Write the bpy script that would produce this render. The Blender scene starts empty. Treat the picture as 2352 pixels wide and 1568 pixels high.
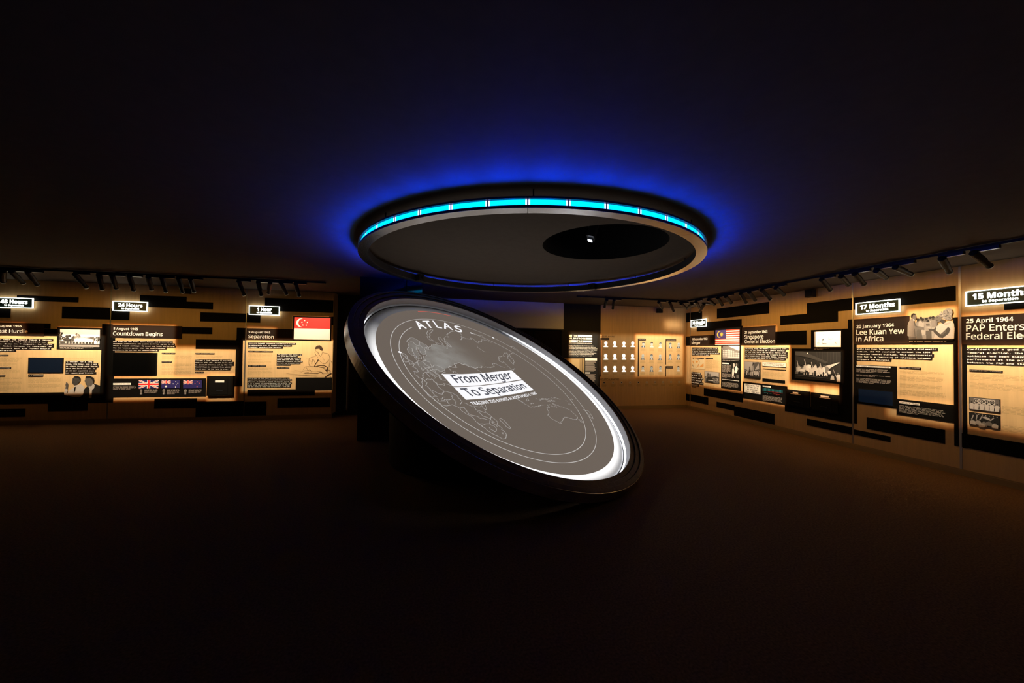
import bpy, math, random
from mathutils import Vector, Matrix, Quaternion
random.seed(7)
SC = bpy.context.scene
COL = SC.collection

# ------------------------------------------------------------------ camera, world, exposure
CH = 1.58                      # eye height
FOCAL_PX = 830.0
cam_data = bpy.data.cameras.new('camera')
cam_data.sensor_width = 36.0
cam_data.lens = FOCAL_PX / 2352.0 * 36.0
cam_data.clip_start = 0.05
cam_data.clip_end = 60
camera = bpy.data.objects.new('camera', cam_data)
COL.objects.link(camera)
cr_, cu_, cf_ = Vector((0.97969, -0.20002, 0.01399)), Vector((-0.01721, -0.01437, 0.99975)), Vector((0.19996, 0.97966, 0.01756))
cf_.normalize(); cr_ = (cr_ - cf_ * cr_.dot(cf_)).normalized(); cu_ = cr_.cross(cf_)
mw = Matrix((cr_, cu_, -cf_)).transposed().to_4x4()
mw.translation = (0, 0, CH)
camera.matrix_world = mw
SC.camera = camera

world = bpy.data.worlds.new('world')
SC.world = world
world.use_nodes = True
world.node_tree.nodes['Background'].inputs[0].default_value = (0, 0, 0, 1)
world.node_tree.nodes['Background'].inputs[1].default_value = 0.0

SC.view_settings.view_transform = 'Standard'
SC.view_settings.look = 'None'
SC.view_settings.gamma = 1.0
SC.view_settings.use_curve_mapping = False
SC.view_settings.exposure = 0.0
SC.cycles.max_bounces = 6
SC.cycles.diffuse_bounces = 3
SC.cycles.glossy_bounces = 3
SC.cycles.caustics_reflective = False
SC.cycles.caustics_refractive = False

# light levels (one place to tune)
BEAM_LEVEL = 4.2               # irradiance of a framing spotlight on the wall
BEAM_STRAY = {'L': .0110, 'B': .036, 'R': .0105}             # stray light of a framing spotlight outside its frame
BEAM_COLOR = (1.0, 0.78, 0.52)
SIGN_GLOW = 4.0
BLUE_LED = 2.5
BLUE_WASH = 1.2                # watts of each area lamp added for the ring's blue ceiling glow
MAP_LEVEL = 1.0
TABLE_LED = 7.0

# room (metres): left wall on Y = DL, back wall on Y = DB, right wall on X = DR
DL, DB, DR, HC = 8.530, 8.824, 6.715, 2.737
TC = Vector((0.9637, 4.9905, 1.3020))                 # centre of the tilted table, rim level
TN = Vector((0.3872, -0.3936, 0.8338)).normalized()
TA = TN.cross(Vector((0, 0, 1))).normalized()
TB = TN.cross(TA)
RC = Vector((1.108, 4.4364, 0))                       # centre of the ceiling ring
HOLE = Vector((1.7786, 3.7107, 0)); HOLE_R = 0.674

# ------------------------------------------------------------------ measured layout (metres): (s0, s1, z0, z1) rectangles on each wall, (u, v) on the table
BLOCKS_LEFT = [(-7.792, -6.84, 2.341, 2.441), (-8.528, -7.878, 2.012, 2.183), (-7.093, -6.321, 2.025, 2.257), (-8.52, -7.264, 1.825, 1.921), (-8.516, -7.141, 1.683, 1.821),
 (-7.154, -6.427, 1.428, 1.855), (-6.447, -6.277, 0.405, 1.934), (-8.478, -6.317, 0.397, 0.606), (-7.253, -6.638, 0.25, 0.427), (-8.468, -7.601, 0.157, 0.304),
 (-5.838, -5.039, 2.293, 2.529), (-5.056, -4.565, 2.287, 2.429), (-4.786, -3.959, 2.033, 2.22), (-3.941, -3.686, 2.034, 2.232), (-6.305, -6.004, 2.021, 2.242),
 (-5.294, -4.566, 1.776, 1.911), (-4.851, -4.011, 1.472, 1.663), (-4.118, -3.958, 1.656, 1.918), (-4.125, -3.999, 0.703, 1.677), (-4.162, -3.999, 0.703, 0.918),
 (-6.293, -6.227, 0.4, 1.663), (-6.271, -4.649, 0.501, 0.867), (-5.538, -4.805, 0.268, 0.464), (-4.818, -3.953, 0.078, 0.39), (-3.94, -3.531, 0.077, 0.376),
 (-3.606, -2.265, 2.29, 2.566), (-3.059, -2.297, 1.676, 2.197), (-2.342, -2.255, 2.022, 2.207), (-2.975, -2.257, 0.607, 0.88), (-3.89, -2.6, 0.498, 0.628),
 (-3.32, -2.283, 0.24, 0.439)]
BLOCKS_RIGHT = [(-8.83, -8.681, 2.351, 2.607), (-8.646, -8.209, 2.335, 2.606), (-7.697, -6.264, 2.368, 2.61), (-8.404, -6.959, 2.08, 2.305), (-7.791, -6.929, 1.71, 2.149),
 (-6.12, -5.489, 1.715, 1.98), (-6.016, -4.95, 2.11, 2.291), (-5.48, -4.731, 2.285, 2.486), (-4.704, -3.508, 2.289, 2.488), (-7.555, -6.97, 0.684, 1.705),
 (-8.824, -8.671, 1.708, 1.96), (-6.917, -5.867, 0.535, 0.899), (-6.42, -5.915, 0.952, 1.012), (-8.811, -8.669, 0.207, 0.385), (-8.628, -7.977, 0.211, 0.393),
 (-8.131, -6.918, 0.427, 0.615), (-7.697, -7.152, 0.201, 0.332), (-7.159, -6.141, 0.095, 0.31), (-5.405, -4.734, 1.634, 1.981), (-5.772, -4.829, 1.046, 1.645),
 (-4.927, -4.737, 0.412, 1.662), (-4.794, -4.733, 1.933, 2.131), (-5.915, -4.737, 0.412, 0.576), (-5.481, -4.737, 0.228, 0.348), (-4.711, -4.221, 0.237, 0.321),
 (-4.528, -3.621, 0.37, 0.556), (-4.705, -4.669, 0.423, 1.814), (-3.531, -3.491, 0.37, 2.067), (-4.666, -4.137, 0.755, 1.383), (-4.141, -3.528, 0.671, 0.903),
 (-4.705, -3.507, 1.71, 1.786), (-3.453, -3.411, 0.363, 1.763), (-3.46, -2.821, 0.37, 0.551), (-3.088, -2.809, 2.123, 2.195), (-3.453, -2.812, 1.715, 1.763)]
SIGNS = [('L', (-8.094, -7.534, 2.2, 2.39), '48 Hours'), ('L', (-6.262, -5.688, 2.197, 2.39), '24 Hours'), ('L', (-3.89, -3.321, 2.193, 2.386), '1 Hour'),
 ('R', (-8.595, -7.986, 2.197, 2.388), '23 Months'), ('R', (-4.658, -4.079, 2.214, 2.394), '17 Months'), ('R', (-3.402, -2.768, 2.207, 2.4), '15 Months')]
HEADINGS = [('L', (-8.407, -7.355, 1.678, 1.92), [('7 August 1965', (-8.101, -7.699, 1.841, 1.878), 1), ('The Last Hurdle', (-8.266, -7.605, 1.731, 1.793), 0)]),
 ('L', (-6.3, -5.101, 1.67, 1.925), [('8 August 1965', (-6.256, -5.849, 1.826, 1.871), 1), ('Countdown Begins', (-6.258, -5.431, 1.718, 1.79), 0)]),
 ('L', (-3.937, -3.026, 1.671, 1.913), [('9 August 1965', (-3.895, -3.485, 1.814, 1.854), 1), ('Separation', (-3.896, -3.421, 1.709, 1.776), 0)]),
 ('R', (-8.65, -7.75, 1.705, 1.971), [('16 September 1963', (-8.581, -8.006, 1.855, 1.909), 1), ('Merger', (-8.585, -8.25, 1.747, 1.819), 0)]),
 ('R', (-6.946, -6.12, 1.714, 2.111),
  [('21 September 1963', (-6.865, -6.298, 1.966, 2.022), 1), ('Singapore', (-6.868, -6.393, 1.855, 1.934), 0), ('General Election', (-6.867, -6.127, 1.757, 1.828), 0)]),
 ('R', (-4.702, -3.987, 1.723, 2.126),
  [('20 January 1964', (-4.664, -4.167, 1.979, 2.032), 1), ('Lee Kuan Yew', (-4.664, -4.046, 1.871, 1.95), 0), ('in Africa', (-4.664, -4.301, 1.765, 1.843), 0)]),
 ('R', (-3.452, -2.812, 1.703, 2.068),
  [('25 April 1964', (-3.409, -3.016, 1.982, 2.035), 1), ('PAP Enters', (-3.408, -2.932, 1.874, 1.956), 0), ('Federal Election', (-3.409, -2.738, 1.772, 1.849), 0)])]
STRIPS = [('L', -8.478, 1.62, 0.0409,
  [('Lee Kuan Yew knew that he would have a tough', -7.215), ('time convincing some of his ministers to', -7.299),
   ('accept Separation. Even on 7 August, he tried', -7.2), ('to convince Tunku Abdul Rahman to consider an', -7.203),
   ('alternative arrangement but the Tunku would', -7.241), ('not be persuaded.', -7.774)]),
 ('L', -7.001, 1.212, 0.0434,
  [('"I thought for a long', -6.568), ('time, you know, and I was', -6.491), ('in close touch with Razak,', -6.476), ('that the best way was to', -6.516),
   ('go on our separate ways', -6.538), ('but remain good friends."', -6.516)]),
 ('L', -6.255, 1.616, 0.0428,
  [('Lee Kuan Yew met Tunku Abdul Rahman and presented a', -5.257), ('document summarising the points both had agreed to at', -5.219),
   ('their 7 August meetings. To avoid any leaks and delays,', -5.203), ('the two leaders agreed that the constitutional', -5.356),
   ('amendments be carried out expeditiously.', -5.491)]),
 ('L', -4.85, 1.252, 0.0442,
  [('"It was a coup because it was not', -4.198), ('easy to pull off. It had to be done', -4.16), ('in absolute secrecy and by the time', -4.16),
   ('the British or anybody knew about', -4.202), ('it, it must be too late to stop."', -4.221)]),
 ('L', -3.895, 1.618, 0.0426,
  [('Tensions between Singapore and Malaysia became', -2.987), ('so unbearable that 23 months after Merger,', -3.068), ('Singapore separated from Malaysia.', -3.24)]),
 ('L', -3.348, 1.381, 0.0361,
  [('"It appeared that as soon as', -2.865), ('one issue was resolved,', -2.951), ('another cropped up. Where a', -2.887), ('patch was made here, a tear', -2.89),
   ('appeared elsewhere, and where', -2.853), ('one hole was plugged, other', -2.89), ('leaks appeared."', -3.085)]),
 ('L', -3.893, 0.88, 0.0353,
  [('"Every time we look back on this moment when we', -3.1), ('signed this Agreement which severed Singapore from', -3.052),
   ('Malaysia, it will be a moment of anguish. For me', -3.086), ('it is a moment of anguish because all my life, the', -3.052),
   ('whole of my adult life, I have believed in Merger', -3.071), ('and the unity of these two territories," said Lee.', -3.069)]),
 ('R', -8.578, 1.66, 0.0432,
  [('Singapore merged with Malaya, North Borneo', -7.663), ('(Sabah), and Sarawak to form the Federation', -7.641),
   ('of Malaysia. Singapore and Malaya stood to', -7.663), ('benefit from unification, as did the Borneo', -7.601), ('states. Indonesia opposed the merger.', -7.928)]),
 ('R', -8.589, 1.005, 0.0639,
  [('"On the 16th', -8.233), ('we go on with', -8.202), ('Malaysia and we', -8.149), ('will survive', -8.202), ('and prosper and', -8.149), ('succeed."', -8.312)]),
 ('R', -6.857, 1.657, 0.0421,
  [("The ruling party, the People's Action Party (PAP),", -5.839), ('which had been preparing for a general election', -5.901),
   ('for some time, called for the polls shortly after', -5.863), ('the formation of Malaysia. The Singapore Alliance', -5.863),
   ('party, supported by Tunku Abdul Rahman, contested', -5.863), ('in the election but failed to win a single seat.', -5.901)]),
 ('R', -4.664, 1.657, 0.0414,
  [('While Lee Kuan Yew was in Africa on a diplomatic', -3.685), ('mission, the PAP resolved to contest the 1964', -3.744),
   ('Malaysian federal election. This controversial', -3.725), ('move led to a fracturing of relations between', -3.744), ('Singapore and Malaysia.', -4.205)]),
 ('R', -3.405, 1.66, 0.0422,
  [('Confident of a good showing in the', -2.625), ('federal election, the PAP found its', -2.625), ('optimism had been misplaced after its', -2.625),
   ('performance at the polls. Relations', -2.625), ('between the PAP and the Alliance grew', -2.625)])]
SUBHEADS = [('L', 'THE MESSAGE', (-8.08, -7.886, 1.295, 1.319), 0), ('L', 'THE OBJECTIONS', (-8.085, -7.839, 1.056, 1.086), 0),
 ('L', 'LAST EFFORTS', (-8.101, -7.922, 0.909, 0.938), 0), ('L', 'NO TURNING BACK', (-5.437, -5.205, 1.357, 1.384), 0),
 ('L', 'KEEPING OFF', (-5.435, -5.264, 1.184, 1.214), 0), ('L', 'TUNKU NOTIFIES LONDON', (-4.852, -4.512, 1.358, 1.387), 0),
 ('L', 'Lee Kuan Yew', (-4.851, -4.698, 0.977, 1.004), 0), ('L', 'TENSE, PAINFUL & HEARTBREAKING', (-3.894, -3.432, 1.411, 1.441), 0),
 ('L', 'LEE: MOMENT OF ANGUISH', (-3.892, -3.555, 1.108, 1.14), 0), ('L', 'Tunku Abdul Rahman', (-3.348, -3.108, 1.073, 1.099), 0),
 ('L', 'FRIENDS IN THE KNOW', (-6.23, -5.944, 0.743, 0.782), 1), ('R', 'MALAYSIA MAP', (-8.369, -8.133, 1.364, 1.384), 0),
 ('R', 'ALL IN FAVOUR', (-8.068, -7.82, 1.374, 1.397), 0), ('R', 'Lee Kuan Yew', (-8.586, -8.423, 0.597, 0.61), 0), ('R', 'RALLY', (-7.508, -7.322, 1.267, 1.296), 1),
 ('R', 'INDONESIA CUTS TIES', (-7.509, -7.02, 0.892, 0.903), 1), ('R', 'ALLIANCE LEADER BLAMES DISUNITY', (-6.407, -5.892, 1.208, 1.222), 0),
 ('R', 'THE RESULTS', (-6.406, -6.223, 0.84, 0.864), 1), ('R', 'PAP MAKES MOMENTOUS DECISION', (-4.665, -4.214, 1.352, 1.374), 1),
 ('R', 'THOSE IN FAVOUR', (-4.104, -3.863, 1.355, 1.381), 0), ('R', 'DOUBTS & FEARS', (-4.11, -3.879, 0.842, 0.871), 1),
 ('R', 'PROMISE OF CHANGE', (-3.386, -3.106, 1.361, 1.385), 0)]
PARAS = [('L', (-8.258, -7.683, 1.181, 1.271), 5, 0), ('L', (-8.254, -7.735, 1.108, 1.152), 3, 0), ('L', (-8.251, -7.685, 0.954, 1.039), 5, 0),
 ('L', (-8.246, -7.665, 0.842, 0.893), 3, 0), ('L', (-8.244, -7.658, 0.75, 0.82), 4, 0), ('L', (-8.241, -7.658, 0.638, 0.723), 5, 0),
 ('L', (-7.576, -7.045, 0.786, 0.888), 6, 0), ('L', (-7.574, -7.047, 0.692, 0.763), 4, 0), ('L', (-7.007, -6.516, 1.245, 1.271), 2, 0),
 ('L', (-5.435, -4.899, 1.255, 1.331), 5, 0), ('L', (-5.433, -4.895, 1.099, 1.163), 4, 0), ('L', (-5.433, -4.893, 1.041, 1.07), 2, 0),
 ('L', (-5.433, -4.891, 0.946, 1.015), 4, 0), ('L', (-4.846, -4.339, 1.285, 1.327), 3, 0), ('L', (-3.896, -3.428, 1.308, 1.388), 5, 0),
 ('L', (-3.895, -3.436, 1.25, 1.275), 2, 0), ('L', (-3.896, -3.439, 1.191, 1.215), 2, 0), ('L', (-3.894, -3.426, 1.043, 1.086), 3, 0),
 ('L', (-3.896, -3.429, 0.948, 1.016), 4, 0), ('R', (-8.068, -7.607, 1.129, 1.343), 11, 0), ('R', (-8.589, -8.122, 1.057, 1.048), 1, 0),
 ('R', (-8.092, -7.63, 0.717, 0.728), 3, 0), ('R', (-6.412, -5.892, 1.089, 1.152), 5, 0), ('R', (-6.864, -6.478, 0.969, 0.963), 2, 0),
 ('R', (-4.104, -3.624, 1.318, 1.329), 3, 0), ('R', (-4.104, -3.619, 1.211, 1.256), 5, 0), ('R', (-4.105, -3.641, 1.122, 1.141), 4, 0),
 ('R', (-4.106, -3.609, 1.014, 1.046), 5, 0), ('R', (-3.385, -2.767, 1.298, 1.332), 5, 0), ('R', (-3.385, -2.767, 1.206, 1.22), 5, 0),
 ('R', (-3.119, -2.769, 0.939, 0.962), 6, 0), ('R', (-3.121, -2.771, 0.738, 0.733), 5, 0), ('L', (-6.229, -5.852, 0.651, 0.727), 4, 1),
 ('L', (-5.708, -5.483, 0.57, 0.652), 5, 1), ('L', (-5.327, -5.104, 0.547, 0.648), 6, 1), ('L', (-4.948, -4.72, 0.561, 0.645), 5, 1),
 ('L', (-7.1, -6.562, 1.451, 1.472), 2, 1), ('R', (-7.5, -7.018, 1.356, 1.363), 2, 1), ('R', (-7.511, -7.251, 1.07, 1.249), 10, 1),
 ('R', (-7.51, -7.251, 0.948, 1.04), 6, 1), ('R', (-7.509, -7.031, 0.75, 0.837), 7, 1), ('R', (-6.406, -5.962, 0.603, 0.662), 7, 1),
 ('R', (-5.346, -5.084, 1.63, 1.656), 2, 1), ('R', (-5.702, -5.045, 1.073, 1.041), 2, 1), ('R', (-4.665, -4.218, 1.284, 1.325), 4, 1),
 ('R', (-4.666, -4.194, 1.224, 1.228), 2, 1), ('R', (-4.666, -4.198, 1.123, 1.172), 5, 1), ('R', (-4.109, -3.61, 0.779, 0.816), 7, 1),
 ('R', (-3.989, -3.522, 1.742, 1.776), 2, 1)]
PICTURES = [('L', 'house', (-7.106, -6.473, 1.481, 1.819)), ('L', 'men', (-7.005, -6.436, 0.469, 0.919)), ('L', 'writer', (-3.159, -2.268, 0.878, 1.584)),
 ('L', 'portrait1', (-5.798, -5.728, 0.553, 0.655)), ('L', 'portrait2', (-5.417, -5.342, 0.55, 0.654)), ('L', 'portrait3', (-5.044, -4.967, 0.546, 0.648)),
 ('R', 'building', (-7.5, -7.008, 1.38, 1.699)), ('R', 'dancers', (-7.241, -7.013, 0.956, 1.295)), ('R', 'map', (-8.577, -8.113, 1.091, 1.368)),
 ('R', 'truck', (-8.094, -7.617, 0.782, 1.052)), ('R', 'rally', (-6.865, -6.471, 0.998, 1.346)), ('R', 'cartoon', (-5.316, -4.896, 1.672, 1.947)),
 ('R', 'victory', (-5.697, -4.897, 1.073, 1.589)), ('R', 'handshake', (-4.003, -3.514, 1.782, 2.158)), ('R', 'posters', (-3.384, -3.13, 0.877, 1.03)),
 ('R', 'crowd', (-3.385, -3.131, 0.682, 0.834)), ('R', 'newsvote', (-6.415, -5.89, 1.275, 1.355)), ('R', 'newsmore', (-6.864, -6.458, 0.669, 0.861)),
 ('R', 'chart', (-6.406, -5.945, 0.694, 0.811))]
FLAGS = [('L', 'singapore', (-3.032, -2.314, 1.698, 2.171)), ('L', 'uk', (-5.807, -5.471, 0.668, 0.839)), ('L', 'australia', (-5.424, -5.101, 0.669, 0.838)),
 ('L', 'newzealand', (-5.046, -4.714, 0.665, 0.833)), ('R', 'malaysia', (-7.744, -7.006, 1.721, 2.08))]
SCREENS = [('L', (-7.577, -7.039, 0.981, 1.27)), ('L', (-6.256, -5.513, 0.932, 1.38)), ('R', (-4.645, -4.172, 0.777, 1.007))]
CAPTION_TAG = (-7.573, -7.347, 0.907, 0.954)
FLAPS = [('L', (-4.62, -4.141, 0.51, 0.919), [(-4.468, -4.305, 0.786, 0.828)]),
 ('R', (-5.862, -5.415, 0.549, 0.85), [(-5.722, -5.615, 0.784, 0.813), (-5.766, -5.568, 0.77, 0.78)]),
 ('R', (-5.383, -4.931, 0.53, 0.847), [(-5.208, -5.07, 0.79, 0.814), (-5.231, -5.048, 0.771, 0.782)])]
SEAMS = [('L', -6.317), ('L', -3.953), ('R', -8.654), ('R', -4.728), ('R', -3.47)]
GLOW_HEADS = [(4.319, 1.713), (4.577, 1.717), (4.838, 1.721), (5.092, 1.725), (4.323, 1.382), (4.58, 1.384), (4.841, 1.387), (5.095, 1.389), (4.326, 1.063), (4.583, 1.064),
 (4.844, 1.064), (5.097, 1.065)]
PRINT_HEADS = [(5.409, 1.714), (5.661, 1.715), (5.919, 1.707), (5.398, 1.38), (5.657, 1.382), (5.914, 1.378), (5.401, 1.066), (5.662, 1.061), (5.924, 1.064), (6.224, 1.703),
 (6.48, 1.707), (6.222, 1.387), (6.475, 1.389), (6.475, 1.068)]
EMBLEMS = [(4.282, 0.702), (4.538, 0.701), (4.783, 0.703), (5.028, 0.702), (5.274, 0.703), (5.52, 0.703), (5.769, 0.704), (6.01, 0.705), (6.254, 0.707), (6.501, 0.706)]
BACK_TAGS = [('SINGAPORE', (4.18, 4.409, 1.824, 1.879)), ('MALAYSIA', (5.267, 5.48, 1.826, 1.879)), ('UNITED KINGDOM', (6.089, 6.401, 1.821, 1.877)),
 ('INDONESIA', (6.088, 6.309, 1.08, 1.14))]
BACK_LINES = [(4.171, 4.196, 0.857, 1.876), (5.251, 5.278, 0.858, 1.879), (6.079, 6.1, 1.183, 1.874), (6.08, 6.1, 0.857, 1.137)]
BACK_TITLES = [('KEY PLAYERS', (4.179, 4.565, 1.898, 1.932)), ('POLITICAL PARTIES', (4.176, 4.716, 0.76, 0.805))]
ALB = {'gaps': [(3.375, 3.536, 1.884, 1.942), (3.299, 3.763, 1.82, 1.871), (3.506, 3.668, 1.751, 1.807)],
 'intro': (3.299, 4.078, 1.378, 1.674),
 'label': (3.75, 4.076, 1.279, 1.34),
 'p1': (3.753, 4.061, 1.165, 1.263),
 'p2': (3.755, 4.063, 0.989, 1.144),
 'p3': (3.757, 4.06, 0.71, 0.922),
 'photo': (3.131, 3.718, 0.942, 1.335),
 'rows': [(3.298, 3.933, 1.892, 1.94), (3.299, 3.934, 1.823, 1.871), (3.3, 3.934, 1.755, 1.803)],
 's2': (3.752, 3.887, 0.942, 0.971),
 'sub': (3.301, 3.931, 1.716, 1.733),
 'words': [(3.389, 3.523, 1.889, 1.937), (3.303, 3.754, 1.824, 1.866), (3.522, 3.659, 1.755, 1.803)]}
FASCIA = (-0.04, 3.127, 2.08, 2.763)
BLACKWALL = (3.14, 4.157, 0.019, 2.757)
BEAMS = [('L', (-8.566, -7.667, 1.616, 1.885), 0.12, 0.8), ('L', (-8.56, -6.394, 0.571, 1.701), 0.06, 1), ('L', (-7.137, -6.445, 1.421, 1.847), 0.06, 1.5),
 ('L', (-6.358, -5.22, 0.898, 1.919), 0.09, 1), ('L', (-5.607, -4.079, 0.872, 1.476), 0.16, 1), ('L', (-6.311, -4.613, 0.452, 0.9), 0.1, 1.0),
 ('L', (-4.615, -4.139, 0.4, 0.942), 0.12, 0.8), ('L', (-3.951, -3.39, 1.659, 1.917), 0.1, 0.8), ('L', (-3.048, -2.302, 1.686, 2.185), 0.05, 1.3),
 ('L', (-4.008, -2.241, 0.576, 1.683), 0.07, 1.1), ('B', (4.176, 5.209, 0.799, 1.955), 0.2, 0.13), ('B', (5.184, 6.614, 0.863, 1.976), 0.12, 1),
 ('B', (3.331, 4.134, 0.646, 1.976), 0.15, 1.1), ('B', (4.14, 4.193, 0.907, 1.954), 0.04, 1.2), ('B', (6.065, 6.544, 2.17, 2.377), 0.3, 0.7),
 ('R', (-8.815, -7.946, 1.7, 1.944), 0.1, 0.6), ('R', (-7.744, -6.993, 1.716, 2.118), 0.04, 1.3), ('R', (-8.813, -6.926, 0.676, 1.718), 0.08, 1),
 ('R', (-7.525, -6.992, 1.367, 1.699), 0.05, 0.35), ('R', (-6.962, -6.112, 1.712, 2.093), 0.1, 0.9), ('R', (-6.961, -5.826, 0.899, 1.721), 0.07, 1.1),
 ('R', (-6.91, -5.898, 0.514, 0.874), 0.08, 0.8), ('R', (-5.342, -4.891, 1.662, 1.959), 0.04, 2.2), ('R', (-5.732, -4.874, 1.061, 1.604), 0.06, 1),
 ('R', (-5.85, -5.421, 0.74, 0.942), 0.12, 1.5), ('R', (-5.368, -4.934, 0.728, 0.959), 0.12, 1.5), ('R', (-4.702, -3.968, 1.71, 2.112), 0.1, 0.9),
 ('R', (-4.015, -3.506, 1.753, 2.202), 0.08, 1.2), ('R', (-4.721, -3.527, 0.875, 1.729), 0.08, 1), ('R', (-4.257, -3.529, 0.625, 0.913), 0.12, 0.5),
 ('R', (-3.449, -2.765, 1.693, 2.079), 0.1, 1.2), ('R', (-3.451, -2.772, 0.653, 1.696), 0.1, 1.05)]
SPOTS = [('L', (-6.676, 7.1, 2.64), (-0.579, 0.662, -0.476)), ('L', (-6.546, 7.1, 2.64), (-0.253, 0.845, -0.471)), ('L', (-6.343, 7.1, 2.64), (-0.261, 0.782, -0.566)),
 ('L', (-5.733, 7.1, 2.64), (-0.077, 0.787, -0.613)), ('L', (-5.428, 7.1, 2.64), (-0.31, 0.638, -0.705)), ('L', (-5.247, 7.1, 2.64), (-0.325, 0.727, -0.605)),
 ('L', (-5.01, 7.1, 2.64), (-0.247, 0.675, -0.695)), ('L', (-4.746, 7.1, 2.64), (-0.318, 0.757, -0.571)), ('L', (-4.549, 7.1, 2.64), (-0.218, 0.679, -0.701)),
 ('L', (-4.312, 7.1, 2.64), (-0.18, 0.697, -0.694)), ('L', (-4.137, 7.1, 2.64), (-0.245, 0.755, -0.609)), ('L', (-3.409, 7.1, 2.64), (-0.023, 0.688, -0.725)),
 ('L', (-3.112, 7.1, 2.64), (-0.124, 0.708, -0.695)), ('L', (-2.933, 7.1, 2.64), (-0.385, 0.774, -0.504)), ('L', (-2.742, 7.1, 2.64), (-0.018, 0.863, -0.504)),
 ('L', (-2.512, 7.1, 2.64), (-0.056, 0.791, -0.609)), ('B', (3.615, 7.37, 2.64), (0.251, 0.865, -0.435)), ('B', (3.794, 7.37, 2.64), (0.304, 0.788, -0.535)),
 ('B', (4.91, 7.37, 2.64), (0.715, 0.605, -0.351)), ('B', (5.19, 7.37, 2.64), (0.67, 0.435, -0.601)), ('B', (5.488, 7.37, 2.64), (0.807, 0.55, -0.216)),
 ('B', (5.736, 7.37, 2.64), (0.27, 0.925, -0.269)), ('B', (6.06, 7.37, 2.64), (0.287, 0.814, -0.504)), ('R', (5.6, 7.027, 2.64), (0.744, 0.568, -0.353)),
 ('R', (5.6, 6.641, 2.64), (0.874, 0.401, -0.276)), ('R', (5.6, 6.384, 2.64), (0.783, 0.451, -0.428)), ('R', (5.6, 6.175, 2.64), (0.842, 0.415, -0.344)),
 ('R', (5.6, 5.809, 2.64), (0.774, 0.374, -0.511)), ('R', (5.6, 5.618, 2.64), (0.829, 0.378, -0.413)), ('R', (5.6, 5.351, 2.64), (0.842, 0.213, -0.495)),
 ('R', (5.6, 5.081, 2.64), (0.908, 0.279, -0.313)), ('R', (5.6, 4.336, 2.64), (0.863, 0.223, -0.453)), ('R', (5.6, 4.075, 2.64), (0.9, 0.313, -0.303)),
 ('R', (5.6, 3.9, 2.64), (0.888, 0.221, -0.404)), ('R', (5.6, 3.649, 2.64), (0.943, 0.238, -0.231)), ('R', (5.6, 3.44, 2.64), (0.968, 0.057, -0.244)),
 ('R', (5.6, 3.027, 2.64), (0.873, 0.257, -0.415)), ('R', (5.6, 2.772, 2.64), (0.907, 0.048, -0.418))]
RAIL_ENDS = {'B': (2.923, 5.6), 'L': (-9.6, -2.024), 'R': (1.5, 7.37)}
SPEAKERS = [('L', (-5.072, -4.953, 2.581, 2.682)), ('B', (5.774, 5.896, 2.577, 2.695)), ('R', (-5.431, -5.274, 2.578, 2.718))]
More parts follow.
